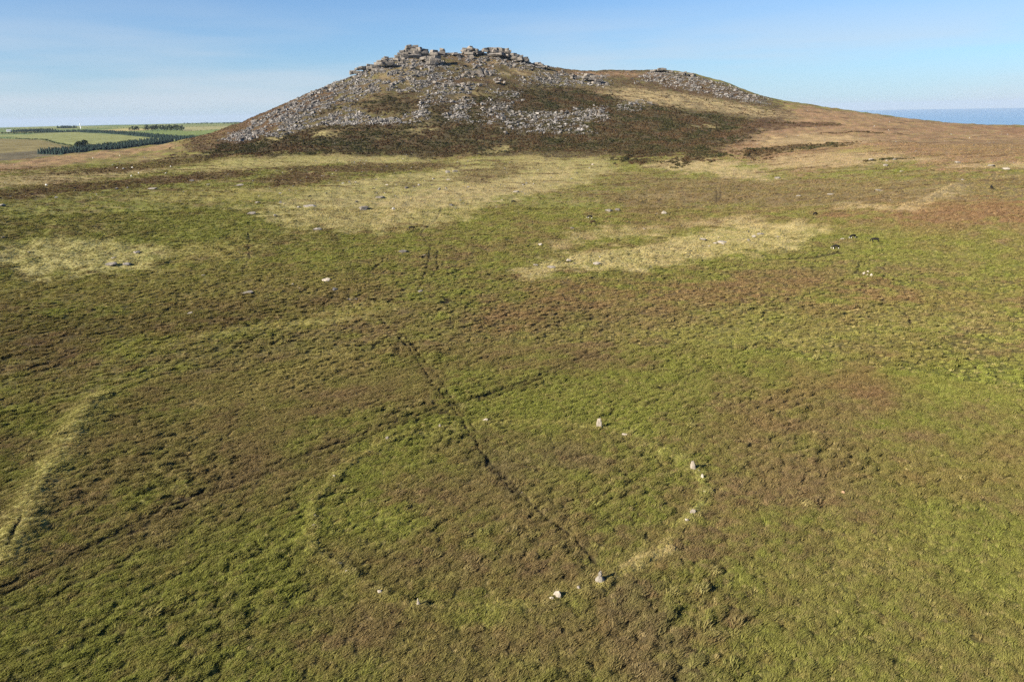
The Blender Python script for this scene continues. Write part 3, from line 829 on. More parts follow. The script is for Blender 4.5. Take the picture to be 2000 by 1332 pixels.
def sector_points(n, r0, r1, half, power=1.0):
    u = rng.random(n)
    r = np.sqrt(r0 * r0 + u * (r1 * r1 - r0 * r0)) if power == 1.0 else r0 * (r1 / r0) ** (u ** power)
    a = np.radians(rng.uniform(-half, half, n))
    return r * np.sin(a), r * np.cos(a)
def grass(name, n, r0, r1, half, protos, smin, smax, label, thresh, power=1.0):
    x, y = sector_points(n, r0, r1, half, power)
    tm = track_mask(x, y)
    tus = tussock(x, y)
    keep = (tm[0] < .36) & (rng.random(len(x)) < np.clip(thresh + .55 * tus, .12, 1))
    x, y = x[keep], y[keep]; tm = (tm[0][keep], tm[1][keep]); tus = tus[keep]
    z = base_h(x, y) + detail_h(x, y, tm)
    c = cover(x, y, tm)
    n = len(x)
    hv = rng.random(n)
    c = lerp(c, np.array(TAN)[None], np.where(hv > .82, .38, 0.0))
    c = c * rng.uniform(.85, 1.3, (n, 1)) * np.array([[1.12, 1.12, 1.05]])
    lum = c.mean(1)
    pale = sstep(.11, .19, lum)
    s = rng.uniform(smin, smax, n) * (1 - .45 * pale)
    S = np.stack([s, s, s * rng.uniform(.7, 1.25, n)], 1)
    R = np.stack([rng.normal(0, .08, n), rng.normal(0, .08, n), rng.normal(0, .4, n)], 1)
    return scatter(name, np.stack([x, y, z], 1), S, R, np.clip(c, .004, .6), rng.integers(0, len(protos), n), protos, label, 'grass')
grass('tussock_grass', 190000, 40, 135, 50, tufts, .75, 1.35, 'green and brown tussocky moor grass around the stone circle', .62)
grass('moor_grass', 150000, 130, 330, 48, clumps, .55, 1.05, 'rough moor grass between the stone circle and the tor', .62)
grass('far_moor_grass', 90000, 320, 640, 46, clumps, .75, 1.3, 'rough grass at the foot of the tor', .5)

# gorse and heather on the tor's flank
def bush_mesh(seed, n=150):
    q = random.Random(seed); V, Fc = [], []
    bumps = [(q.uniform(-.5, .5), q.uniform(-.5, .5), q.uniform(.35, .6), q.uniform(.4, .8)) for _ in range(5)]
    for (bx, by, br, bh) in bumps:         # inner mass
        base = len(V); k = 7
        for j in range(3):
            t = j / 3 * math.pi / 2
            for i in range(k):
                a = 2 * math.pi * i / k
                V.append((bx + br * .85 * math.cos(t) * math.cos(a), by + br * .85 * math.cos(t) * math.sin(a), bh * .85 * math.sin(t) - (.15 if j == 0 else 0)))
        V.append((bx, by, bh * .88))
        for j in range(2):
            for i in range(k):
                Fc.append((base + j * k + i, base + j * k + (i + 1) % k, base + (j + 1) * k + (i + 1) % k, base + (j + 1) * k + i))
        for i in range(k):
            Fc.append((base + 2 * k + i, base + 2 * k + (i + 1) % k, base + 3 * k))
    for i in range(n):                      # sprays
        bx, by, br, bh = q.choice(bumps)
        a = q.uniform(0, 2 * math.pi); t = math.asin(q.random())
        d = Vector((math.cos(t) * math.cos(a), math.cos(t) * math.sin(a), math.sin(t)))
        p = Vector((bx + br * d.x * .85, by + br * d.y * .85, bh * d.z * .85))
        L = q.uniform(.12, .3); w = q.uniform(.05, .11)
        e = (d + Vector((q.uniform(-.6, .6), q.uniform(-.6, .6), q.uniform(-.1, .6)))).normalized()
        s = e.cross(Vector((q.uniform(-1, 1), q.uniform(-1, 1), q.uniform(-1, 1)))).normalized()
        b0 = len(V)
        V += [tuple(p - s * w), tuple(p + s * w), tuple(p + e * L)]
        Fc.append((b0, b0 + 1, b0 + 2))
    return V, Fc
bushes = [proto('gorse_bush_%d' % i, *bush_mesh(300 + i), M_GORSE) for i in range(6)]
def zone_mask(x, y, polys, soft=.012):
    n1 = fbm(x / 26, y / 26, 51, 4, .6); n2 = fbm(x / 7, y / 7, 52, 3, .6)
    m = np.zeros(x.shape)
    for P, s in polys:
        so = soft * np.hypot(P[:, 0], P[:, 1]).mean()
        k = bbox_sel(P, x, y, 3 * so)
        if len(k) == 0: continue
        w = s * sstep(-1, 1, in_poly(P, x[k], y[k]) / so + 2.4 * n1[k] + 1.6 * n2[k])
        m[k] = np.maximum(m[k], w)
    return m
gorse_p = [(P, s) for (c, s, so, P) in _zones if tuple(c) == GORSE]
heath_p = [(P, s * .75) for (c, s, so, P) in _zones if tuple(c) == HEATH]
pale_p = [(P, 1.0) for (c, s, so, P) in _zones if tuple(c) == PALEG]

# clitter zones: where boulders cover the tor
ROCKZ = [  # density, outline
    (.95, [(430, 272), (520, 224), (640, 166), (700, 141), (770, 112), (830, 105), (880, 125), (880, 150), (860, 178), (800, 176), (720, 185), (660, 205), (600, 232), (520, 262), (470, 277)]),
    (.95, [(500, 268), (600, 236), (690, 208), (720, 228), (790, 228), (835, 208), (838, 232), (790, 240), (700, 244), (620, 246), (540, 268)]),
    (.75, [(820, 190), (880, 165), (940, 165), (880, 195), (850, 205)]),
    (.9, [(868, 205), (905, 190), (925, 200), (905, 238), (870, 238)]),
    (.66, [(925, 205), (985, 198), (1010, 218), (1090, 218), (1190, 210), (1196, 232), (1130, 240), (1040, 240), (960, 236)]),
    (.5, [(900, 236), (1050, 238), (1160, 240), (1150, 258), (1000, 258)]),
    (.8, [(880, 110), (1000, 108), (1080, 131), (1050, 140), (960, 128), (890, 122)]),
    (.9, [(895, 140), (930, 130), (966, 140), (962, 152), (900, 153)]),
    (.85, [(1000, 150), (1060, 150), (1120, 144), (1185, 147), (1190, 168), (1100, 166), (1020, 162)]),
    (.55, [(950, 175), (1010, 180), (1005, 196), (960, 196)]),
    (.5, [(1236, 146), (1290, 139), (1350, 147), (1420, 165), (1500, 194), (1490, 204), (1400, 190), (1330, 172), (1250, 160)]),
    (.6, [(1210, 200), (1250, 196), (1245, 218), (1215, 215)]),
    (.16, [(500, 320), (700, 308), (900, 315), (1100, 310), (1180, 330), (1000, 380), (860, 440), (700, 440), (520, 430), (480, 380)]),
    (.25, [(640, 318), (760, 300), (880, 312), (840, 330), (700, 332)]),
    (.10, [(0, 380), (300, 360), (480, 340), (480, 420), (250, 420), (0, 430)]),
    (.45, [(690, 398), (720, 396), (735, 408), (700, 414)]),
    (.40, [(790, 418), (850, 410), (870, 424), (810, 432)]),
    (.40, [(845, 465), (880, 462), (895, 480), (850, 484)]),
    (.30, [(1040, 520), (1120, 500), (1220, 500), (1200, 520), (1060, 530)]),
    (.35, [(1350, 470), (1440, 450), (1520, 450), (1540, 470), (1430, 490), (1350, 486)]),
    (.25, [(1760, 402), (1830, 388), (1880, 362), (1870, 372), (1800, 408)]),
    (.25, [(560, 545), (700, 560), (700, 590), (580, 570)]),
]
_rockz = [(poly_plan(p), s) for s, p in ROCKZ]
def tor_points(n):
    x, y = sector_points(n, 380, 1160, 40)
    return x, y
x, y = tor_points(420000)
gm = zone_mask(x, y, gorse_p, .024); hm = zone_mask(x, y, heath_p); rm = zone_mask(x, y, _rockz, .010); pm = zone_mask(x, y, pale_p, .01)
p = np.maximum(gm * .62 * sstep(-.38, .08, fbm(x / 17, y / 8, 63, 4, .6)), hm * .28) * (1 - .93 * rm) * (1 - .9 * pm)
torm = zone_mask(x, y, [(P, 1.0) for (c, s_, so, P) in _zones if tuple(c) == TORG])
p = np.maximum(p, .20 * torm * (1 - .6 * rm) * (1 - .9 * pm) * sstep(-.3, .25, fbm(x / 20, y / 20, 62, 3)))
keep = rng.random(len(x)) < p
x, y, gm, hm = x[keep], y[keep], gm[keep], hm[keep]
hx, hy = [], []
for ln in ([(1212, 318), (1225, 308), (1270, 288)], [(1338, 322), (1345, 302), (1366, 289), (1395, 296), (1425, 304)],
           [(1456, 307), (1464, 298), (1500, 291), (1560, 285), (1665, 279)], [(1470, 240), (1560, 241), (1640, 244)], [(1600, 262), (1680, 259), (1760, 262)], [(1690, 317), (1740, 312), (1790, 310)]):
    L_ = poly_plan(ln)                      # overgrown field banks
    for i in range(len(L_) - 1):
        m_ = int(np.linalg.norm(L_[i + 1] - L_[i]) / .8)
        t_ = rng.random(m_)[:, None]
        q_ = L_[i] + (L_[i + 1] - L_[i]) * t_ + rng.normal(0, 1.0, (m_, 2))
        hx.append(q_[:, 0]); hy.append(q_[:, 1])
hx = np.concatenate(hx); hy = np.concatenate(hy)
x = np.concatenate([x, hx]); y = np.concatenate([y, hy]); gm = np.concatenate([gm, np.ones(len(hx)) * .3]); hm = np.concatenate([hm, np.zeros(len(hx))])
n = len(x)
z = base_h(x, y) + detail_h(x, y)
brown = np.clip(sstep(-.35, .35, fbm(x / 30, y / 30, 61, 3)) * .8 + .5 * (gm < np.maximum(hm, .25)), 0, 1)
C = lerp(np.array((.040, .040, .017))[None] * np.ones((n, 1)), np.array((.080, .048, .026))[None], brown)
C = C * rng.uniform(.65, 1.4, (n, 1))
s = rng.uniform(.7, 1.9, n) * np.where(gm > np.maximum(hm, .25), 1.0, .6)
S = np.stack([s, s, s * rng.uniform(.6, .95, n)], 1)
R = np.stack([np.zeros(n), np.zeros(n), rng.uniform(0, 6.28, n)], 1)
scatter('gorse_scrub', np.stack([x, y, z - .05], 1), S, R, C, rng.integers(0, 6, n), bushes, 'dark green gorse and brown heather covering the lower slope of the tor', 'gorse')
print('gorse', n)

# ------------------------------------------------------------------ granite
def hull(points):
    bm = bmesh.new()
    for p_ in points: bm.verts.new(p_)
    res = bmesh.ops.convex_hull(bm, input=bm.verts)
    junk = [g for g in res['geom_interior'] if isinstance(g, bmesh.types.BMVert)] + [g for g in res['geom_unused'] if isinstance(g, bmesh.types.BMVert)]
    bmesh.ops.delete(bm, geom=list(set(junk)), context='VERTS')
    bmesh.ops.recalc_face_normals(bm, faces=bm.faces)
    return bm
def boulder_points(q, n=13, flat=1.0, e=.55):
    P = []
    for i in range(n):
        v = Vector((q.gauss(0, 1), q.gauss(0, 1), q.gauss(0, 1))).normalized()
        v = Vector([math.copysign(abs(c) ** e, c) for c in v])
        P.append((v.x * q.uniform(.40, .56), v.y * q.uniform(.40, .56), v.z * q.uniform(.38, .55) * flat))
    return P
def bm_mesh(bm, name, mat):
    me = bpy.data.meshes.new(name); bm.to_mesh(me); bm.free(); me.materials.append(mat)
    return me
qk = random.Random(5)
BOULD = [bm_mesh(hull(boulder_points(qk, 14)), 'boulder_shape', M_GRANITE) for _ in range(16)]
ROUNDED = [bm_mesh(hull(boulder_points(qk, 20, 1.0, .85)), 'rounded_stone_shape', M_GRANITE) for _ in range(10)]
M_CLIT = plant_material('clitter_granite', .75, 1.25, 0.0)
clit = []
for i in range(10):
    o = bpy.data.objects.new('clitter_stone_%d' % i, bm_mesh(hull(boulder_points(qk, 12)), 'clitter_shape', M_CLIT)); clit.append(o)
x, y = tor_points(1250000)
rm = zone_mask(x, y, _rockz, .010)
r = np.hypot(x, y)
p = np.where(r > 620, rm ** 1.3 * 1.0 * sstep(-.24, .30, fbm((x + y) / 34, (x - y) / 11, 66, 3) + .4 * perlin(x / 6, y / 6, 67)) , rm * .06) + .0010 * sstep(560, 640, r) + .0003
x3, y3 = sector_points(1500000, 640, 1110, 27)       # rubble between the boulders
rm3 = zone_mask(x3, y3, _rockz, .012)
k3 = rng.random(len(x3)) < rm3 ** 1.3 * .42 * sstep(-.28, .25, fbm((x3 + y3) / 34, (x3 - y3) / 11, 66, 3) + .4 * perlin(x3 / 6, y3 / 6, 67))
x3, y3 = x3[k3], y3[k3]
x2, y2 = sector_points(9000, 150, 420, 42)
rm2 = zone_mask(x2, y2, _rockz, .010)
p2 = rm2 * .9 + .003
keep = rng.random(len(x)) < p; keep2 = rng.random(len(x2)) < p2
x = np.concatenate([x[keep], x2[keep2], x3]); y = np.concatenate([y[keep], y2[keep2], y3])
n = len(x); r = np.hypot(x, y)
z = base_h(x, y) + detail_h(x, y)
s = np.exp(rng.normal(-.38, .72, n)).clip(.26, 4.2)
s = np.where(r < 620, s * .5, s)
s[len(s) - len(x3):] *= .62
s = np.where(zone_mask(x, y, _rockz, .010) < .08, np.minimum(s, 1.0), s)
g = rng.uniform(.05, .225, n) * (1 + .10 * sstep(860, 760, r))
C = g[:, None] * (np.array([[1.0, .95, .88]]) * (1 - .3 * rng.random((n, 1))) + .3 * rng.random((n, 1)) * np.array([[1.05, .93, .78]]))
S = np.stack([s * rng.uniform(.9, 1.7, n), s * rng.uniform(.8, 1.3, n), s * rng.uniform(.40, .85, n)], 1)
R = np.stack([rng.normal(0, .4, n), rng.normal(0, .4, n), rng.uniform(0, 6.28, n)], 1)
scatter('granite_clitter', np.stack([x, y, z + .05 * s], 1), S, R, C, rng.integers(0, 10, n), clit, 'field of small grey granite boulders strewn down the tor', 'boulder field')
print('clitter', n)

def place(px, py):
    x, y = spot(px, py)
    return np.array([x, y, height(x, y)[0]])
def boulder(px, py, wpx, hpx, label, group=None, name='boulder', seed=0, mat=None, cat='boulder', sink=.22):
    """a boulder whose foot stands at the surveyed point; size given as seen"""
    q = random.Random(seed * 131 + int(px * 7 + py * 13))
    P = place(px, py)
    k = depth_of(P) / F
    w = wpx * k; h = hpx * k * 1.05
    me = q.choice(ROUNDED if mat is not None else BOULD)
    if mat is not None:
        key = me.name + mat.name
        if key not in bpy.data.meshes:
            m2 = me.copy(); m2.name = key; m2.materials.clear(); m2.materials.append(mat)
        me = bpy.data.meshes[key]
    o = bpy.data.objects.new(name, me); COL.objects.link(o)
    az = math.atan2(P[0], P[1])
    o.rotation_euler = (q.uniform(-.12, .12), q.uniform(-.12, .12), -az + q.choice((0, math.pi)) + q.uniform(-.35, .35))
    o.scale = (w, w * q.uniform(.6, .95), h * (1 + sink))
    o.location = (P[0], P[1], P[2] + h * (.5 - sink * .5))
    tag(o, label, cat, group)
    return o

# rounded tor slabs
def slab_mesh(seed):
    q = random.Random(seed)
    P = []
    for sx in (-1, 1):
        for sy in (-1, 1):
            for sz in (-1, 1):
                P.append((sx * q.uniform(.34, .52), sy * q.uniform(.34, .52), sz * q.uniform(.36, .5)))
    for i in range(9):
        a = q.uniform(0, 6.283)
        c_, s_ = math.cos(a), math.sin(a); m_ = max(abs(c_), abs(s_)) ** .6
        P.append((.52 * c_ / m_, .52 * s_ / m_, q.uniform(-.38, .38)))
    return bm_mesh(hull(P), 'slab_shape', M_CRAG)
SLABS = [slab_mesh(900 + i) for i in range(14)]
def crag(name, label, base, slabs, group=None, cat='crag', part='slab'):
    q = random.Random(int(base[0] * 3 + base[1]))
    P = place(*base)
    root = empty(name, P)
    tag(root, label, cat, group)
    D = depth_of(P); k = D / F
    az = math.atan2(P[0], P[1])
    for i, (px, py, w, h) in enumerate(slabs):
        d = ray(px, py)
        c = np.array([0, 0, CAM_H]) + d * D + np.array([math.sin(az), math.cos(az), 0]) * q.uniform(-.2, .25) * w * k
        o = bpy.data.objects.new(part, q.choice(SLABS)); COL.objects.link(o); o.parent = root
        o.location = Vector(c) - root.location
        o.rotation_euler = (q.uniform(-.08, .08), q.uniform(-.16, .16), -az + q.uniform(-.6, .6) + q.choice((0, math.pi)))
        o.scale = (w * k * 1.32, w * k * q.uniform(.8, 1.15), h * k * 1.08)
    return root
crag('summit_crag', 'highest jumbled granite crag on the summit of the tor', (806, 110),
     [(799, 90, 8, 3), (811, 90.5, 9, 3.5), (805, 94, 20, 5), (797, 98, 12, 6), (808, 99, 16, 7), (818, 97, 10, 8), (803, 105, 18, 7), (815, 104, 12, 7), (806, 111, 24, 7)])
crag('summit_crag', 'low stepped granite shoulder just left of the highest summit crag', (784, 116),
     [(786, 101, 9, 4), (792, 105, 12, 5), (783, 106, 11, 4), (778, 111, 12, 5), (788, 111, 14, 6), (782, 116, 20, 5)])
crag('summit_crag', 'row of upright granite blocks just right of the highest summit crag', (828, 112),
     [(825, 98, 6, 4.5), (831, 99, 8, 5), (828, 104, 12, 6), (834, 103, 6, 5), (826, 109, 14, 6)])
crag('summit_crag', 'blocky dark-sided crag between the highest summit and the small balanced stack', (846, 128),
     [(848, 101, 11, 6), (850, 106, 14, 6), (843, 104, 5, 4), (842, 112, 16, 6), (850, 118, 18, 8), (837, 117, 10, 8), (846, 124, 14, 7), (828, 115, 12, 6), (853, 112, 12, 7), (840, 123, 12, 6)])
crag('balanced_stack', 'small balanced rock stack standing alone on the summit skyline', (864, 107),
     [(864, 97, 7, 3.5), (864, 101, 9, 5), (861, 104.5, 14, 5)], cat='rock stack')
crag('summit_crag', 'low thin granite ledge on the skyline between balanced stack and layered stack', (882, 109),
     [(876, 107, 14, 3.5), (890, 106.5, 12, 3.5), (889, 104.5, 7, 2.4)])
crag('ridge_crag', 'dark pointed crag on the left skyline below the summit', (754, 124),
     [(754, 113, 7, 4), (752, 116, 11, 4), (763, 115, 6, 3), (748, 121, 18, 6), (757, 121, 14, 6), (764, 119, 8, 4)])
crag('ridge_crag', 'broken granite ledges midway down the left skyline of the tor', (738, 136),
     [(742, 120, 8, 3), (742, 125, 16, 6), (733, 131, 14, 6), (722, 128, 10, 4), (724, 133, 12, 6), (761, 125, 14, 8), (746, 132, 12, 5), (736, 136, 16, 6)])
crag('ridge_crag', 'lowest leaning slabs on the left skyline of the tor', (702, 146),
     [(710, 132, 14, 4), (703, 135, 12, 4), (697, 136, 7, 3), (690, 140, 10, 4), (687, 143, 7, 6), (700, 142, 14, 6), (716, 137, 12, 6)])
crag('layered_stack', 'layered cheese-like granite stack on the right summit', (918, 108),
     [(908, 96, 9, 3.5), (907, 99.5, 10, 3.5), (909, 103, 11, 4.5), (919, 92, 6, 2.5), (919, 94.5, 10, 3), (920, 97.5, 14, 3.5), (920, 101, 16, 4), (917, 105.5, 18, 5), (929, 100, 9, 8), (935, 103, 9, 6)], cat='rock stack')
crag('long_crag', 'long flat-topped granite crag crowning the right summit', (967, 110),
     [(949, 96, 10, 4), (949, 100, 12, 5), (958, 95.5, 9, 5), (959, 101, 12, 6), (967, 96.5, 10, 6), (967, 102, 12, 6), (976, 97, 9, 7), (976, 103, 10, 6), (982, 99, 7, 8), (989, 97, 8, 3.5), (990, 100.5, 9, 4), (991, 104.5, 10, 4), (996, 101, 4, 5), (941, 103, 7, 6), (970, 107, 24, 5), (985, 109, 20, 4.5), (955, 108, 18, 4.5)])
crag('summit_crag', 'dark stepped crag at the right end of the summit skyline', (1014, 121),
     [(1000, 107, 14, 5), (1007, 110, 12, 6), (1015, 112, 10, 6), (1024, 115, 12, 6), (1028, 118.5, 9, 6), (1012, 117, 16, 7), (1003, 114, 13, 7)])
crag('shoulder_crag', 'small flat crag on the right-hand shoulder skyline', (1290, 140),
     [(1290, 134.5, 8, 2.5), (1296, 135.5, 9, 3), (1290, 137.5, 15, 3.5), (1277, 139, 10, 3), (1283, 137.5, 9, 3), (1309, 141, 10, 3)])
crag('shoulder_crag', 'broken rocks right of the flat crag on the shoulder skyline', (1340, 148),
     [(1339, 142, 4, 4), (1333, 144, 10, 3.5), (1349, 145, 8, 3.5), (1352, 147.5, 10, 4), (1337, 147, 12, 4)])
crag('shoulder_crag', 'cracked outcrop beneath the saddle of the tor', (1155, 162),
     [(1150, 147, 12, 5), (1160, 150, 14, 5), (1145, 153, 12, 5), (1156, 156, 14, 5), (1168, 157, 12, 5), (1163, 163, 14, 5)])
crag('ridge_crag', 'low outcrop where the summit skyline drops to the saddle', (1058, 134),
     [(1048, 125, 10, 4), (1056, 127, 10, 4), (1066, 130, 10, 4), (1060, 132, 14, 4)])

for i, (a, b_, w, h, lab) in enumerate([
    (935, 145, 17, 11, 'largest pale boulder in the cluster under the long summit crag'),
    (928, 135, 11, 6, 'boulder at the top of the cluster under the long summit crag'),
    (949, 147, 10, 8, 'rounded boulder right of the largest boulder under the long crag'),
    (958, 148, 8, 7, 'rightmost boulder of the cluster under the long summit crag'),
    (912, 145, 11, 7, 'grey slab left in the cluster under the layered stack'),
    (922, 147, 10, 8, 'grey boulder touching the largest boulder of the summit cluster'),
    (905, 149, 10, 6, 'leftmost grey boulder of the cluster under the layered stack'),
    (941, 150, 10, 5, 'low boulder in front of the largest boulder of the summit cluster'),
    (966, 160, 8, 6, 'left block of the small isolated boulder group right of the summit cluster'),
    (977, 160, 9, 5, 'topmost block of the small isolated boulder group right of the summit cluster'),
    (973, 165, 15, 5, 'broad block in the small isolated boulder group right of the summit cluster'),
    (985, 164, 7, 5, 'right block of the small isolated boulder group right of the summit cluster'),
    (869, 171, 9, 7, 'pointed boulder at the left end of the row below the summit'),
    (883, 170, 11, 7, 'second boulder from the left in the row below the summit'),
    (905, 169, 12, 7, 'broad boulder in the middle of the row below the summit'),
    (916, 167, 8, 6, 'small boulder above the middle of the row below the summit'),
    (937, 171, 9, 6, 'boulder at the right end of the row below the summit'),
    (914, 176, 9, 6, 'boulder just under the row below the summit'),
    (785, 125, 10, 6, 'pale boulder on bare ground beneath the highest summit crag'),
    (759, 130, 14, 9, 'large grey boulder on the left skyline slope beneath the pointed crag'),
    (805, 136, 12, 5, 'shadowed slab below the highest summit crag'),
    (1268, 205, 12, 6, 'lone grey boulder on straw grass below the right shoulder'),
    (988, 263, 10, 5, 'white boulder group low in the gorse below the clitter')]):
    boulder(a, b_, w, h, lab, 'named boulders on the tor', seed=i)

# the largest of the strewn boulders on the tor, one object each
def scatter_boulders(count, poly, tone, where, grp, smin, smax, seed):
    q = random.Random(seed)
    P = np.array(poly, float); x0, y0 = P.min(0); x1, y1 = P.max(0)
    k = 0; tries = 0
    while k < count and tries < 4000:
        tries += 1
        a, b_ = q.uniform(x0, x1), q.uniform(y0, y1)
        if in_poly(P, np.array([a]), np.array([b_]))[0] < 2: continue
        t = q.random() ** 2.2
        w = smin + (smax - smin) * t; asp = q.uniform(.4, .75)
        u = (a - x0) / (x1 - x0)
        col = P[np.abs(P[:, 0] - a) < .35 * (x1 - x0)]
        v = (b_ - col[:, 1].min()) / max(1, col[:, 1].max() - col[:, 1].min())
        lab = '%s %s %s boulder %s, %s of %s' % ('large' if t > .55 else 'mid-sized' if t > .16 else 'small', 'flat' if asp < .51 else 'blocky' if asp < .63 else 'tall', tone,
              'high up' if v < .33 else 'halfway down' if v < .66 else 'low down',
              ('left end', 'left part', 'middle', 'right part', 'right end')[min(4, int(u * 5))], where)
        boulder(a, b_, w, w * asp, lab, grp, seed=seed + tries)
        k += 1
scatter_boulders(95, ROCKZ[0][1], 'grey', 'the steep left slope', 'boulders on the left slope of the tor', 4, 10, 1)
scatter_boulders(38, ROCKZ[1][1], 'pale', 'the left clitter stream', 'boulders in the left clitter stream', 4.5, 9, 2)
scatter_boulders(14, ROCKZ[3][1], 'pale', 'the middle clitter patch', 'boulders in the middle clitter patch', 4.5, 8, 3)
scatter_boulders(32, ROCKZ[4][1], 'pale', 'the long clitter band', 'boulders in the long clitter band', 4.5, 9, 4)
scatter_boulders(26, ROCKZ[6][1], 'grey', 'the ground under the right summit', 'boulders below the right summit crags', 4.5, 10, 5)
scatter_boulders(24, ROCKZ[8][1], 'grey', 'the clitter below the saddle', 'boulders below the saddle', 4.5, 9, 6)
scatter_boulders(34, ROCKZ[10][1], 'grey', "the tor's right shoulder", 'boulders on the right shoulder', 4, 7.5, 7)

# rocks lying on the moor between the tor and the circle
for i, (a, b_, w, h, lab) in enumerate([
    (219, 521, 30, 8, 'large low grey slab on the pale grass at left'),
    (248, 519, 20, 6, 'shorter grey slab beside the large slab on the pale grass'),
    (267, 494, 17, 6, 'grey slab behind the two slabs on the pale grass'),
    (222, 505, 13, 4, 'small flat stone between the slabs on the pale grass'),
    (57, 494, 8, 3, 'small grey stone alone on the left of the pale grass'),
    (637, 549, 23, 9, 'bright pale boulder beside the path at mid-distance'),
    (483, 573, 34, 6, 'long low curved slab left of the pale boulder'),
    (572, 557, 8, 5, 'small upright pale stone left of the bright pale boulder'),
    (562, 559, 10, 3, 'flat stone beside the small upright pale stone'),
    (586, 566, 8, 4, 'small stone below the bright pale boulder'),
    (398, 540, 10, 5, 'cream stone alone in the rough grass at left'),
    (372, 613, 14, 6, 'pinkish stone half sunk in brown heath at left'),
    (875, 338, 13, 8, 'prominent grey boulder below the gorse'),
    (889, 336, 14, 4, 'dark slab against the prominent grey boulder below the gorse'),
    (608, 402, 40, 4, 'long thin pale slab on the yellow grass'),
    (711, 409, 22, 10, 'dark heap of granite in the yellow grass'),
    (742, 386, 24, 6, 'broken low outcrop above the dark heap of granite'),
    (493, 419, 22, 6, 'low outcrop at the left edge of the yellow grass'),
    (537, 424, 10, 5, 'grey stone right of the low outcrop on the yellow grass'),
    (503, 396, 14, 4, 'flat grey stone above the low outcrop'),
    (620, 450, 24, 6, 'low rock ledge at the lower edge of the yellow grass'),
    (788, 493, 22, 6, 'pale bare slab in tussocks right of the path'),
    (828, 501, 9, 3, 'small pale stone beside the cattle trod'),
    (688, 585, 28, 8, 'dark broken outcrop at the foot of the hollow path'),
    (822, 573, 14, 4, 'flat stone right of the dark broken outcrop'),
    (1189, 414, 22, 6, 'long pale slab on the slope at centre'),
    (1206, 412, 14, 6, 'dark slab leaning against the long pale slab'),
    (1297, 420, 13, 8, 'grey humped boulder right of the long pale slab'),
    (1282, 419, 8, 3, 'small flat stone left of the grey humped boulder'),
    (1259, 447, 8, 4, 'small dark stone above the straw-coloured grass'),
    (1111, 510, 14, 9, 'round grey boulder on the straw-coloured grass'),
    (1077, 524, 24, 6, 'low grey slab at the left end of the straw grass'),
    (1046, 519, 14, 4, 'small flat slab left of the round grey boulder'),
    (1165, 516, 20, 8, 'broken grey rocks right of the round grey boulder'),
    (1117, 503, 0.1, 0.1, None),
    (1055, 480, 12, 5, 'stone at the tip of the upper straw-grass band'),
    (1118, 450, 10, 6, 'dark boulder near the two middle cattle'),
    (1373, 472, 22, 7, 'low slab among the rocks on the right straw grass'),
    (1410, 474, 24, 5, 'pale sheet of rock on the right straw grass'),
    (1412, 480, 10, 4, 'small pale stone under the sheet of rock'),
    (1472, 465, 12, 7, 'upright grey stone on the right straw grass'),
    (1485, 458, 18, 6, 'grey rock behind the upright stone on the straw grass'),
    (1398, 478, 14, 4, 'flat stone in front of the pale sheet of rock'),
    (1646, 468, 14, 4, 'pale flat stone left of the grazing cattle'),
    (1730, 324, 14, 5, 'pale slab at the corner of the straw enclosure'),
    (1700, 314, 13, 4, 'tan slab left of the enclosure corner'),
    (1731, 316, 6, 5, 'grey block just behind the enclosure corner slab'),
    (1747, 313, 10, 4, 'dark stone on the enclosure bank'),
    (1964, 333, 22, 6, 'brightest pale slab near the right edge'),
    (1870, 319, 14, 4, 'pale slab on the right slope'),
    (1936, 325, 16, 5, 'dark slab above the brightest pale slab'),
    (1762, 335, 11, 3, 'small pale slab on the brown slope at right'),
    (1622, 381, 18, 4, 'flat pale slab on the brown slope'),
    (1718, 373, 24, 3, 'thin pale bare strip of rock on the brown slope'),
    (1560, 384, 16, 4, 'tan slab left of the flat pale slab'),
    (1518, 348, 16, 5, 'stone at the tip of the straw tongue'),
    (1880, 353, 10, 4, 'pale stone at the top of the tumbled wall'),
    (1157, 323, 7, 4, 'white stone on straw grass right of centre'),
    (875, 351, 16, 3, 'white stones strung in a short row below the prominent boulder'),
    (755, 363, 10, 3, 'small white stone on the yellow grass'),
    (792, 368, 8, 3, 'second small white stone on the yellow grass'),
    (1008, 376, 18, 4, 'low pale ledge on the bank at centre'),
    (5, 404, 16, 6, 'grey rocks at the left edge below the moor skyline'),
    (6, 464, 10, 4, 'dark stone at the left edge above the pale grass'),
    (298, 371, 26, 4, 'grey ledge in the heath band at left'),
    (465, 364, 24, 5, 'dark broken ledge under the heath at left of centre'),
    (40, 291, 0.1, 0.1, None)]):
    if lab:
        boulder(a, b_, w * .85, h * .7, lab, 'rocks on the moor', name='moor_rock', seed=40 + i, mat=(M_STONE if 'white' in lab or 'bright' in lab else M_MOORROCK) if 'dark' not in lab else None, cat='rock', sink=.4)
for (a, b_, w, h, lab) in [(1687, 537, 6, 5, 'leftmost of four cream stones clustered on the green slope'), (1695, 534, 6, 4, 'topmost of four cream stones clustered on the green slope'),
                           (1694, 539, 4, 4, 'smallest of four cream stones clustered on the green slope'), (1701, 540, 6, 7, 'tallest of four cream stones clustered on the green slope')]:
    boulder(a, b_, w, h, lab, 'cream stones on the green slope', name='cream_stone', mat=M_STONE, cat='stone', sink=.2)

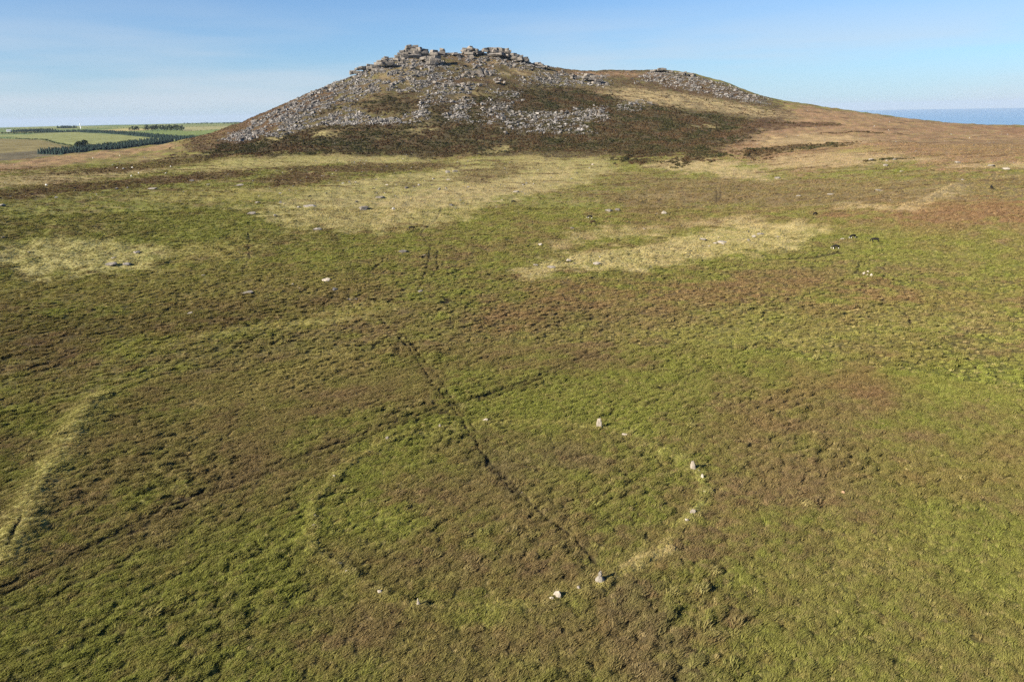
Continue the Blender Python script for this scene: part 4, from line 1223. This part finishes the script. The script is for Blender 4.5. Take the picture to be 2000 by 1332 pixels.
# ------------------------------------------------------------------ the stone circle
def upright(px, py, wpx, hpx, top, lean, label, depth=.55, knob=False, seed=0):
    q = random.Random(500 + seed)
    P = place(px, py); k = depth_of(P) / F
    d = ray(px, py); dep = math.atan2(-d[2], math.hypot(d[0], d[1]))
    w = wpx * k; h = hpx * k / math.cos(dep) * .93
    bm = bmesh.new()
    levels = 7; ring = 10; vs = []
    for j in range(levels):
        t = j / (levels - 1)
        prof = 1 - (1 - top) * t ** (1.1 if not knob else .7)
        if knob: prof = [1, 1.02, .92, .70, .34, .38, .22][j]
        if j == levels - 1: prof *= .72
        zz = -.3 + (h + .3) * (t if j < levels - 1 else 1.0)
        rowv = []
        for i in range(ring):
            a = 2 * math.pi * i / ring
            ca, sa = math.cos(a), math.sin(a)
            cx_ = math.copysign(abs(ca) ** .6, ca); sy_ = math.copysign(abs(sa) ** .6, sa)
            jit = 1 + q.uniform(-.10, .10)
            rowv.append(bm.verts.new((cx_ * w * .5 * prof * jit + lean * h * t, sy_ * w * .5 * depth * max(prof, .4) * jit, zz + q.uniform(-.04, .04) * h)))
        vs.append(rowv)
    for j in range(levels - 1):
        for i in range(ring):
            bm.faces.new((vs[j][i], vs[j][(i + 1) % ring], vs[j + 1][(i + 1) % ring], vs[j + 1][i]))
    bm.faces.new(vs[-1]); bm.faces.new(vs[0][::-1])
    me = bm_mesh(bm, 'standing_stone', M_MOORROCK if knob else M_STONE)
    o = bpy.data.objects.new('standing_stone', me); COL.objects.link(o)
    o.location = P - np.array([0, 0, .05]); o.rotation_euler = (0, 0, -math.atan2(P[0], P[1]) + q.uniform(-.15, .15))
    return tag(o, label, 'standing stone', 'stones of the circle')
upright(1170, 837, 12, 19, .62, 0, 'tall upright stone with flat top on the far side of the circle', .6, seed=1)
upright(1354, 921, 14, 18, .42, -.12, 'tall leaning pointed stone on the right side of the circle', .6, seed=2)
upright(1172, 1140, 20, 21, .25, 0, 'stone with a knobbed narrow top at the near side of the circle', .7, True, seed=3)
upright(818, 1189, 10, 16, .12, -.03, 'thin triangular pointed stone at the lower left of the circle', .6, seed=4)
upright(861, 838, 8, 9, .45, -.2, 'white jagged stone on the far left of the circle', .6, seed=5)
upright(1371, 937, 7, 9, .6, 0, 'short stone just below the tall leaning pointed stone', .8, seed=6)
for i, (a, b_, w, h, lab) in enumerate([
    (1089, 1172, 18, 14, 'rounded white boulder left of the knobbed stone in the circle'),
    (1077, 1178, 10, 6, 'small buff stone touching the rounded white boulder in the circle'),
    (1130, 1156, 9, 6, 'small stone between the rounded white boulder and the knobbed stone'),
    (1353, 1006, 12, 10, 'rounded blue-white stone low on the right side of the circle'),
    (1341, 1020, 8, 6, 'small white stone below the rounded blue-white stone'),
    (1376, 964, 6, 4, 'small cream stone in grass between leaning and blue-white stones'),
    (1335, 895, 6, 5, 'small white stone just above the tall leaning pointed stone'),
    (1364, 924, 5, 4, 'small pale chip at the foot of the tall leaning stone'),
    (1221, 852, 14, 4, 'thin flat white stone right of the flat-topped upright stone'),
    (948, 827, 12, 6, 'low grey-white stone between far upright stones'),
    (890, 832, 9, 6, 'small pale stone beside the footpath on the far side'),
    (742, 1165, 10, 7, 'small pale stone in grass left of the triangular stone'),
    (678, 1124, 7, 6, 'small bright stone at the lower left of the circle'),
    (664, 1107, 12, 6, 'low grassy stone above the small bright stone'),
    (653, 936, 6, 6, 'small grey stone at the upper left of the circle'),
    (616, 1013, 8, 5, 'upper of two dull stones sunk in tussocks on the left arc'),
    (613, 1035, 8, 6, 'lower of two dull stones sunk in tussocks on the left arc'),
    (757, 864, 8, 5, 'pale lichened stone in grass by the wheel track'),
    (1020, 962, 4, 3, 'tiny white stone beside the path inside the circle'),
    (1646, 965, 8, 5, 'orange stone alone in the grass right of the circle')]):
    boulder(a, b_, w, h, lab, 'stones of the circle', name='circle_stone', seed=80 + i, mat=M_TANSTONE if 'orange' in lab else M_STONE, cat='stone', sink=.25)

# grass growing against the stones, and stray tall clumps on the moor
gx, gy = [], []
for o in list(COL.objects):
    if o.get('category') in ('stone', 'standing stone', 'rock', 'boulder') and math.hypot(o.location.x, o.location.y) < 480:
        w_ = max(o.dimensions.x, o.dimensions.y) * .5
        for j in range(16):
            a = rng.uniform(0, 6.283); d_ = w_ * rng.uniform(.85, 1.25) + rng.uniform(0, .25)
            gx.append(o.location.x + d_ * math.cos(a)); gy.append(o.location.y + d_ * math.sin(a))
ne = len(gx)
cx_, cy_ = sector_points(60000, 42, 230, 48)
pt = sstep(.12, .55, fbm(cx_ / 13, cy_ / 10, 77, 3)) * sstep(.2, .9, tussock(cx_, cy_)) * .55
kp = (rng.random(60000) < pt) & (track_mask(cx_, cy_)[0] < .15)
gx = np.concatenate([gx, cx_[kp]]); gy = np.concatenate([gy, cy_[kp]])
n = len(gx)
C = cover(gx, gy) * rng.uniform(.9, 1.35, (n, 1))
C = lerp(C, np.array((.27, .225, .09))[None], np.where(rng.random(n) < .35, .45, .1))
s = np.concatenate([rng.uniform(.45, .75, ne), rng.uniform(.5, 1.05, n - ne)])
R = np.stack([rng.normal(0, .08, n), rng.normal(0, .08, n), rng.normal(0, .5, n)], 1)
scatter('tall_tussock_grass', np.stack([gx, gy, height(gx, gy)], 1), np.stack([s, s, s * 1.1], 1), R, np.clip(C, .004, .6), rng.integers(0, 6, n), [p_.copy() for p_ in clumps],
        'taller straw-tipped grass tussocks about the stones and over the moor', 'grass')

# ------------------------------------------------------------------ animals
def skin_mesh(name, verts, edges, radii, root, mat, sub=2):
    me = bpy.data.meshes.new('skeleton'); me.from_pydata(verts, edges, []); me.update()
    o = bpy.data.objects.new('skeleton', me); COL.objects.link(o)
    md = o.modifiers.new('skin', 'SKIN'); md.use_smooth_shade = True
    for i, r_ in enumerate(radii):
        me.skin_vertices[0].data[i].radius = (r_, r_) if not isinstance(r_, tuple) else r_
        me.skin_vertices[0].data[i].use_root = (i == root)
    sd = o.modifiers.new('sub', 'SUBSURF'); sd.levels = sub; sd.render_levels = sub
    dg = bpy.context.evaluated_depsgraph_get(); dg.update()
    out = bpy.data.meshes.new_from_object(o.evaluated_get(dg))
    out.name = name
    out.materials.clear(); out.materials.append(mat)
    bpy.data.objects.remove(o); bpy.data.meshes.remove(me)
    return out
def cow_mesh(name, grazing, mat):
    hd = [(1.02, 0, .92), (1.22, 0, .52), (1.36, 0, .22)] if grazing else [(1.0, 0, 1.28), (1.22, 0, 1.42), (1.50, 0, 1.26)]
    V = [(-.72, 0, 1.10), (-.2, 0, 1.02), (.32, 0, 1.02), (.72, 0, 1.10)] + hd
    E = [(0, 1), (1, 2), (2, 3), (3, 4), (4, 5), (5, 6)]
    Rr = [.31, .37, .36, .30, .19, .16, .11]
    for s_ in (-1, 1):
        for jx, pts, rr_ in ((3, [(.66, .20 * s_, .72), (.64, .20 * s_, .40), (.66, .20 * s_, .04)], [.15, .075, .065]),
                             (0, [(-.70, .21 * s_, .76), (-.86, .21 * s_, .46), (-.80, .21 * s_, .04)], [.19, .08, .065])):
            prev = jx
            for p_, r_ in zip(pts, rr_):
                V.append(p_); Rr.append(r_); E.append((prev, len(V) - 1)); prev = len(V) - 1
    V += [(-1.06, 0, 1.12), (-1.12, 0, .62)]; Rr += [.05, .035]; E += [(0, len(V) - 2), (len(V) - 2, len(V) - 1)]
    for s_ in (-1, 1):
        V.append((hd[1][0] - .1, .22 * s_, hd[1][2] + .1)); Rr.append(.04); E.append((5, len(V) - 1))
    return skin_mesh(name, V, E, Rr, 0, mat, 1)
def hide(name, white):
    m, nt, o = new_mat(name)
    b = bsdf(nt, o, .85, .08)
    tcn = N(nt, 'ShaderNodeTexCoord'); sp = N(nt, 'ShaderNodeSeparateXYZ')
    nt.links.new(tcn.outputs['Object'], sp.inputs[0])
    nz = noise_node(nt, 2.2, 2, .5, tcn.outputs['Object'])
    ad = N(nt, 'ShaderNodeMath', operation='MULTIPLY_ADD'); ad.inputs[1].default_value = .5
    nt.links.new(nz.outputs['Fac'], ad.inputs[0]); nt.links.new(sp.outputs['Z'], ad.inputs[2])
    lowm = maprange(nt, ad.outputs[0], .66, .74, white, 0)
    mx = N(nt, 'ShaderNodeMixRGB')
    mx.inputs['Color1'].default_value = (.012, .011, .011, 1); mx.inputs['Color2'].default_value = (.7, .66, .6, 1)
    nt.links.new(lowm, mx.inputs['Fac']); nt.links.new(mx.outputs[0], b.inputs['Base Color'])
    return m
M_BW, M_BLACK = hide('pied_hide', 1.0), hide('black_hide', .0)
M_BROWNH = hide('brown_hide', .0)
for nd in M_BROWNH.node_tree.nodes:
    if nd.type == 'MIX_RGB': nd.inputs['Color1'].default_value = (.045, .028, .018, 1)
cg_bw = cow_mesh('cow_grazing_pied', True, M_BW); cg_bl = cow_mesh('cow_grazing_black', True, M_BLACK)
cs_bl = cow_mesh('cow_standing_black', False, M_BLACK); cg_br = cow_mesh('cow_grazing_brown', True, M_BROWNH)
def cow(px, py, me, turn, label, s=1.0):
    P = place(px, py)
    o = bpy.data.objects.new('cow', me); COL.objects.link(o)
    z = min(height(P[0] + dx, P[1] + dy)[0] for dx in (-.6, 0, .6) for dy in (-.3, .3))
    o.location = (P[0], P[1], z + .12); o.rotation_euler = (0, 0, turn); o.scale = (s, s, s)
    return tag(o, label, 'cow', 'cattle grazing on the moor')
cow(1632, 486, cg_bw, math.pi - .2, 'black cow with white belly and face, leftmost of the three on the green slope', 1.1)
cow(1665, 467, cg_bw, math.pi + .25, 'black cow with white legs grazing, highest of the three on the green slope', 1.1)
cow(1708, 476, cg_bl, math.pi - .35, 'black grazing cow, rightmost of the three on the green slope', 1.2)
cow(804, 449, cg_bl, .3, 'black cow at the lower edge of the yellow grass', 1.15)
cow(1152, 429, cg_bw, math.pi - .5, 'black and white cow beside a pale stone at centre', 1.1)
cow(1158, 441, cg_br, math.pi + .3, 'dark brown cow just below the black and white cow', 1.15)
cow(1592, 420, cg_bl, .5, 'dark cow beside the tumbled wall on the brown slope', 1.0)
cow(1936, 371, cs_bl, 1.2, 'black cow standing alone near the right edge', 1.2)
cow(1003, 396, cg_bl, .2, 'dark cow on the green slope below the ledge at centre', 1.1)
m, nt, o_ = new_mat('white_fleece')
b = bsdf(nt, o_, 1, .05); b.inputs['Base Color'].default_value = (.72, .68, .60, 1)
def sheep_mesh():
    V = [(-.35, 0, .62), (0, 0, .62), (.35, 0, .64), (.60, 0, .52), (.74, 0, .28)]
    E = [(0, 1), (1, 2), (2, 3), (3, 4)]; Rr = [.24, .29, .25, .12, .08]
    for s_ in (-1, 1):
        for jx, xx in ((2, .32), (0, -.34)):
            V += [(xx, .13 * s_, .38), (xx, .13 * s_, .03)]; Rr += [.07, .04]; n_ = len(V); E += [(jx, n_ - 2), (n_ - 2, n_ - 1)]
    return skin_mesh('sheep_body', V, E, Rr, 0, bpy.data.materials['white_fleece'], 1)
sheep_me = sheep_mesh()
for i, (a, b_) in enumerate([(229, 329), (241, 331), (258, 328), (271, 340), (257, 347), (325, 340), (334, 328), (182, 311), (234, 304), (91, 363)]):
    P = place(a, b_)
    o = bpy.data.objects.new('sheep', sheep_me); COL.objects.link(o)
    o.location = P + np.array([0, 0, .1]); o.rotation_euler = (0, 0, random.Random(i).uniform(0, 6.28)); o.scale = (1.25,) * 3
    tag(o, ('leftmost of the three white sheep close together on the left slope', 'middle of the three white sheep close together on the left slope',
            'rightmost of the three white sheep close together on the left slope', 'upper of two white sheep below the close three', 'lowest white sheep below the close three',
            'white sheep right of the close three, lower of a pair', 'white sheep right of the close three, upper of a pair', 'white sheep by the left moor skyline',
            'white sheep just under the plantation edge', 'white sheep alone farthest left on the moor')[i], 'sheep', 'sheep on the left slope')

# ------------------------------------------------------------------ far woods, hedges, farm
def wood_material(name, c1, c2):
    m, nt, o = new_mat(name)
    b = bsdf(nt, o, .95, .05)
    geo = N(nt, 'ShaderNodeNewGeometry'); n1 = noise_node(nt, .25, 4, .7, geo.outputs['Position'])
    rp = N(nt, 'ShaderNodeValToRGB')
    rp.color_ramp.elements[0].position = .35; rp.color_ramp.elements[0].color = c1 + (1,)
    rp.color_ramp.elements[1].position = .65; rp.color_ramp.elements[1].color = c2 + (1,)
    nt.links.new(n1.outputs['Fac'], rp.inputs[0]); nt.links.new(rp.outputs[0], b.inputs['Base Color'])
    return m
M_CON = wood_material('conifer_needles', (.014, .026, .022), (.034, .054, .042))
M_DEC = wood_material('broadleaf', (.025, .035, .014), (.06, .075, .028))
M_BARK = wood_material('bark', (.05, .04, .03), (.10, .08, .06))
def farm_spot(px, py):
    p_ = spot(px, py, 1380)
    return np.array([p_[0], p_[1], base_h(*p_) + 2.5 * perlin(p_[0] / 260, p_[1] / 260, 91)])
def conifer(V, Fc, P, h, q):
    z0 = 0
    for j in range(4):
        zb = h * (.08 + .22 * j); zt = h * min(1.0, .42 + .2 * j); rr_ = h * (.36 - .075 * j)
        b0 = len(V); k = 6; a0 = q.uniform(0, 1)
        for i in range(k):
            a = a0 + 2 * math.pi * i / k; r_ = rr_ * q.uniform(.75, 1.2)
            V.append((P[0] + r_ * math.cos(a), P[1] + r_ * math.sin(a), P[2] + zb + q.uniform(-.03, .03) * h))
        V.append((P[0], P[1], P[2] + zt))
        for i in range(k): Fc.append((b0 + i, b0 + (i + 1) % k, b0 + k))
def crown_leaves(V, Fc, P, w, h, q, n=160):
    lob = [(q.uniform(-.35, .35) * w, q.uniform(-.35, .35) * w, h * q.uniform(.35, .75), w * q.uniform(.22, .38)) for _ in range(7)]
    for i in range(n):
        lx, ly, lz, lr = q.choice(lob)
        d = Vector((q.gauss(0, 1), q.gauss(0, 1), q.gauss(0, 1))).normalized() * lr * q.uniform(.55, 1.05)
        c = Vector((P[0] + lx + d.x, P[1] + ly + d.y, P[2] + lz + d.z * .8))
        e1 = Vector((q.gauss(0, 1), q.gauss(0, 1), q.gauss(0, 1))).normalized(); e2 = e1.orthogonal().normalized()
        s_ = w * q.uniform(.07, .14); b0 = len(V)
        V += [tuple(c + e1 * s_), tuple(c - e1 * s_ * .5 + e2 * s_ * .8), tuple(c - e1 * s_ * .5 - e2 * s_ * .8)]
        Fc.append((b0, b0 + 1, b0 + 2))
def belt(name, line, depth_rows, step, h, label, conif=True, row_px=1.0):
    q = random.Random(len(line) * 7 + int(line[0][0])); V, Fc = [], []
    for i in range(len(line) - 1):
        A = farm_spot(*line[i]); B = farm_spot(*line[i + 1])
        L = np.linalg.norm(B - A); n_ = max(2, int(L / step))
        nv = np.array([-(B - A)[1], (B - A)[0], 0]) / L
        if nv[1] < 0: nv = -nv
        for j in range(n_):
            for k in range(depth_rows):
                p_ = A + (B - A) * ((j + q.uniform(-.3, .3)) / n_) + nv * (k * step * 1.1 + q.uniform(-.3, .3) * step)
                zz = base_h(p_[0], p_[1]) + 2.5 * perlin(p_[0] / 260, p_[1] / 260, 91)
                P = (p_[0], p_[1], float(zz) - .5)
                if conif: conifer(V, Fc, P, h * q.uniform(.75, 1.2), q)
                else: crown_leaves(V, Fc, P, h * q.uniform(.8, 1.5), h * q.uniform(.6, 1.1), q, 40)
    o = mesh_obj(name, V, Fc, M_CON if conif else M_DEC)
    return tag(o, label, 'woodland' if conif else 'hedge', kind='stuff')
belt('conifer_plantation', [(122, 303), (170, 297), (230, 292), (290, 285), (345, 278), (375, 273)], 9, 6, 11, 'dark blue-green conifer plantation in the valley left of the tor')
belt('conifer_belt', [(70, 260), (150, 259), (200, 261), (250, 265), (300, 269), (340, 273), (368, 275)], 5, 7, 9, 'long dark curving shelter belt of conifers behind the green field')
belt('conifer_block', [(22, 259), (55, 257), (92, 257)], 6, 9, 11, 'dark conifer wood near the left horizon')
belt('conifer_copse', [(112, 251), (128, 251)], 6, 10, 13, 'small blue wood on the left horizon')
belt('hedgerow', [(-20, 271), (30, 271), (60, 273), (85, 275), (105, 279), (140, 286), (150, 288)], 1, 9, 4.5, 'straggling hedge between the brown and green fields', False)
belt('field_hedge', [(0, 262), (40, 262), (75, 260)], 2, 10, 7, 'dark hedge along the upper edge of the left fields', False)
belt('field_hedge', [(185, 258), (240, 258), (300, 257), (430, 254)], 1, 11, 4, 'low hedge along the lower edge of the far straw fields', False)
belt('field_hedge', [(240, 251), (300, 250), (380, 249), (450, 247)], 1, 12, 4, 'low hedge between the two highest far fields', False)
belt('field_hedge', [(0, 254), (60, 252), (120, 251), (250, 250)], 1, 13, 5, 'blue-green hedge below the left horizon', False)
belt('horizon_hedge', [(360, 244), (400, 243), (440, 242), (470, 241)], 1, 16, 12, 'thin line of trees on the horizon by the tor slope', False)
belt('valley_scrub', [(138, 291), (150, 289), (180, 288), (215, 286), (240, 281), (262, 278)], 2, 8, 8, 'round scrub bushes along the edge of the plantation', False)
def tree(px, py, w, h, label, group=None, n=170):
    P = farm_spot(px, py); q = random.Random(int(px * 5))
    root = empty('broadleaf_tree', P); tag(root, label, 'tree', group)
    V, Fc = [], []
    k = 6
    for j, (zz, rr_) in enumerate(((-.3, .05), (.25, .035), (.5, .02))):
        for i in range(k):
            a = 2 * math.pi * i / k; V.append((w * rr_ * math.cos(a), w * rr_ * math.sin(a), h * zz if zz > 0 else zz))
    for j in range(2):
        for i in range(k): Fc.append((j * k + i, j * k + (i + 1) % k, (j + 1) * k + (i + 1) % k, (j + 1) * k + i))
    mesh_obj('trunk', V, Fc, M_BARK, root)
    V, Fc = [], []
    crown_leaves(V, Fc, (0, 0, 0), w, h, q, n)
    mesh_obj('crown', V, Fc, M_DEC, root)
    return root
tree(158, 289, 20, 15, 'largest round dark tree at the left end of the plantation', n=320)
tree(178, 288, 12, 7, 'low bushy tree just right of the largest round tree')
tree(209, 285, 9, 8, 'small round tree alone at the edge of the green field')
tree(262, 255, 30, 18, 'small clump-like tree left of the tree row on far fields')
for i, a in enumerate((284, 290, 297, 303, 309, 316, 322, 328, 334, 340, 347, 354)):
    tree(a, 254.5 + (i % 3) * .3, 22 + 4 * (i % 3), 15 + 4 * ((i * 5) % 3), ('first', 'second', 'third', 'fourth', 'fifth', 'sixth', 'seventh', 'eighth', 'ninth', 'tenth', 'eleventh', 'last')[i] + ' tree from the left in the straight row on the far field', 'tree row on the far field', 90)
# white farm building and mast
def prism(name, w, d, h, ridge, loc, rz, label):
    mw, nt, o = new_mat('white_render'); b = bsdf(nt, o, .8, .2); b.inputs['Base Color'].default_value = (.8, .8, .78, 1)
    mr, nt, o = new_mat('slate_roof'); b = bsdf(nt, o, .6, .3); b.inputs['Base Color'].default_value = (.30, .32, .35, 1)
    root = empty(name, loc); root.rotation_euler = (0, 0, rz); tag(root, label, 'farm building')
    a, c = w / 2, d / 2
    mesh_obj('wall', [(-a, -c, -3), (a, -c, -3), (a, c, -3), (-a, c, -3), (-a, -c, h), (a, -c, h), (a, c, h), (-a, c, h), (-a, 0, ridge - .2), (a, 0, ridge - .2)],
             [(0, 1, 5, 4), (1, 2, 6, 9, 5), (2, 3, 7, 6), (3, 0, 4, 8, 7)], mw, root)
    e = .8
    mesh_obj('roof', [(-a - e, -c - e, h - .5), (a + e, -c - e, h - .5), (a + e, 0, ridge), (-a - e, 0, ridge), (a + e, c + e, h - .5), (-a - e, c + e, h - .5),
                      (-a - e, -c - e, h - .2), (a + e, -c - e, h - .2), (a + e, 0, ridge + .3), (-a - e, 0, ridge + .3), (a + e, c + e, h - .2), (-a - e, c + e, h - .2)],
             [(0, 1, 2, 3), (3, 2, 4, 5), (6, 7, 8, 9), (9, 8, 10, 11), (0, 1, 7, 6), (5, 4, 10, 11), (0, 3, 9, 6), (3, 5, 11, 9), (1, 2, 8, 7), (2, 4, 10, 8)], mr, root)
    for sx in (-.28, .05, .3):
        mesh_obj('window', [(w * sx - 1.2, -c - .06, 2), (w * sx + 1.2, -c - .06, 2), (w * sx + 1.2, -c - .06, 4), (w * sx - 1.2, -c - .06, 4)], [(0, 1, 2, 3)], mr, root)
    return root
prism('farmhouse', 17, 8, 4.5, 8, farm_spot(18, 258.0), .3, 'tiny white farm building near the left horizon')
P = farm_spot(158, 252)
mm, nt, o_ = new_mat('white_mast_paint'); b = bsdf(nt, o_, .5, .3); b.inputs['Base Color'].default_value = (.85, .85, .85, 1)
V, Fc = [], []
for zz, rr_ in ((-2, 4.0), (14, 3.2), (30, 2.6), (31, 3.4), (35, 3.4), (38, .5)):
    for i in range(10):
        V.append((rr_ * math.cos(.628 * i), rr_ * math.sin(.628 * i), zz))
for j in range(5):
    for i in range(10): Fc.append((j * 10 + i, j * 10 + (i + 1) % 10, (j + 1) * 10 + (i + 1) % 10, (j + 1) * 10 + i))
mast = mesh_obj('white_tower', V, Fc, mm); mast.location = P; mast.scale = (.5, .5, .6)
tag(mast, 'slender white tower on the left horizon', 'tower')

# ------------------------------------------------------------------ haze
HZ = [(-60000, -3000, SEA_Z - 2), (60000, -3000, SEA_Z - 2), (60000, 60000, SEA_Z - 2), (-60000, 60000, SEA_Z - 2)]
HZ = HZ + [(a, b, 190.0) for a, b, c in HZ]
hz = mesh_obj('haze', HZ, [(3, 2, 1, 0), (4, 5, 6, 7), (0, 1, 5, 4), (1, 2, 6, 5), (2, 3, 7, 6), (3, 0, 4, 7)], None)
m = bpy.data.materials.new('air'); m.use_nodes = True
nt = m.node_tree; nt.nodes.clear(); o_ = nt.nodes.new('ShaderNodeOutputMaterial')
pv = nt.nodes.new('ShaderNodeVolumePrincipled')
pv.inputs['Color'].default_value = (.50, .62, .78, 1); pv.inputs['Density'].default_value = 2.0e-5
pv.inputs['Anisotropy'].default_value = 0.0
nt.links.new(pv.outputs[0], o_.inputs['Volume'])
hz.data.materials.append(m)
tag(hz, 'thin blue haze over the far country', 'haze', kind='stuff')
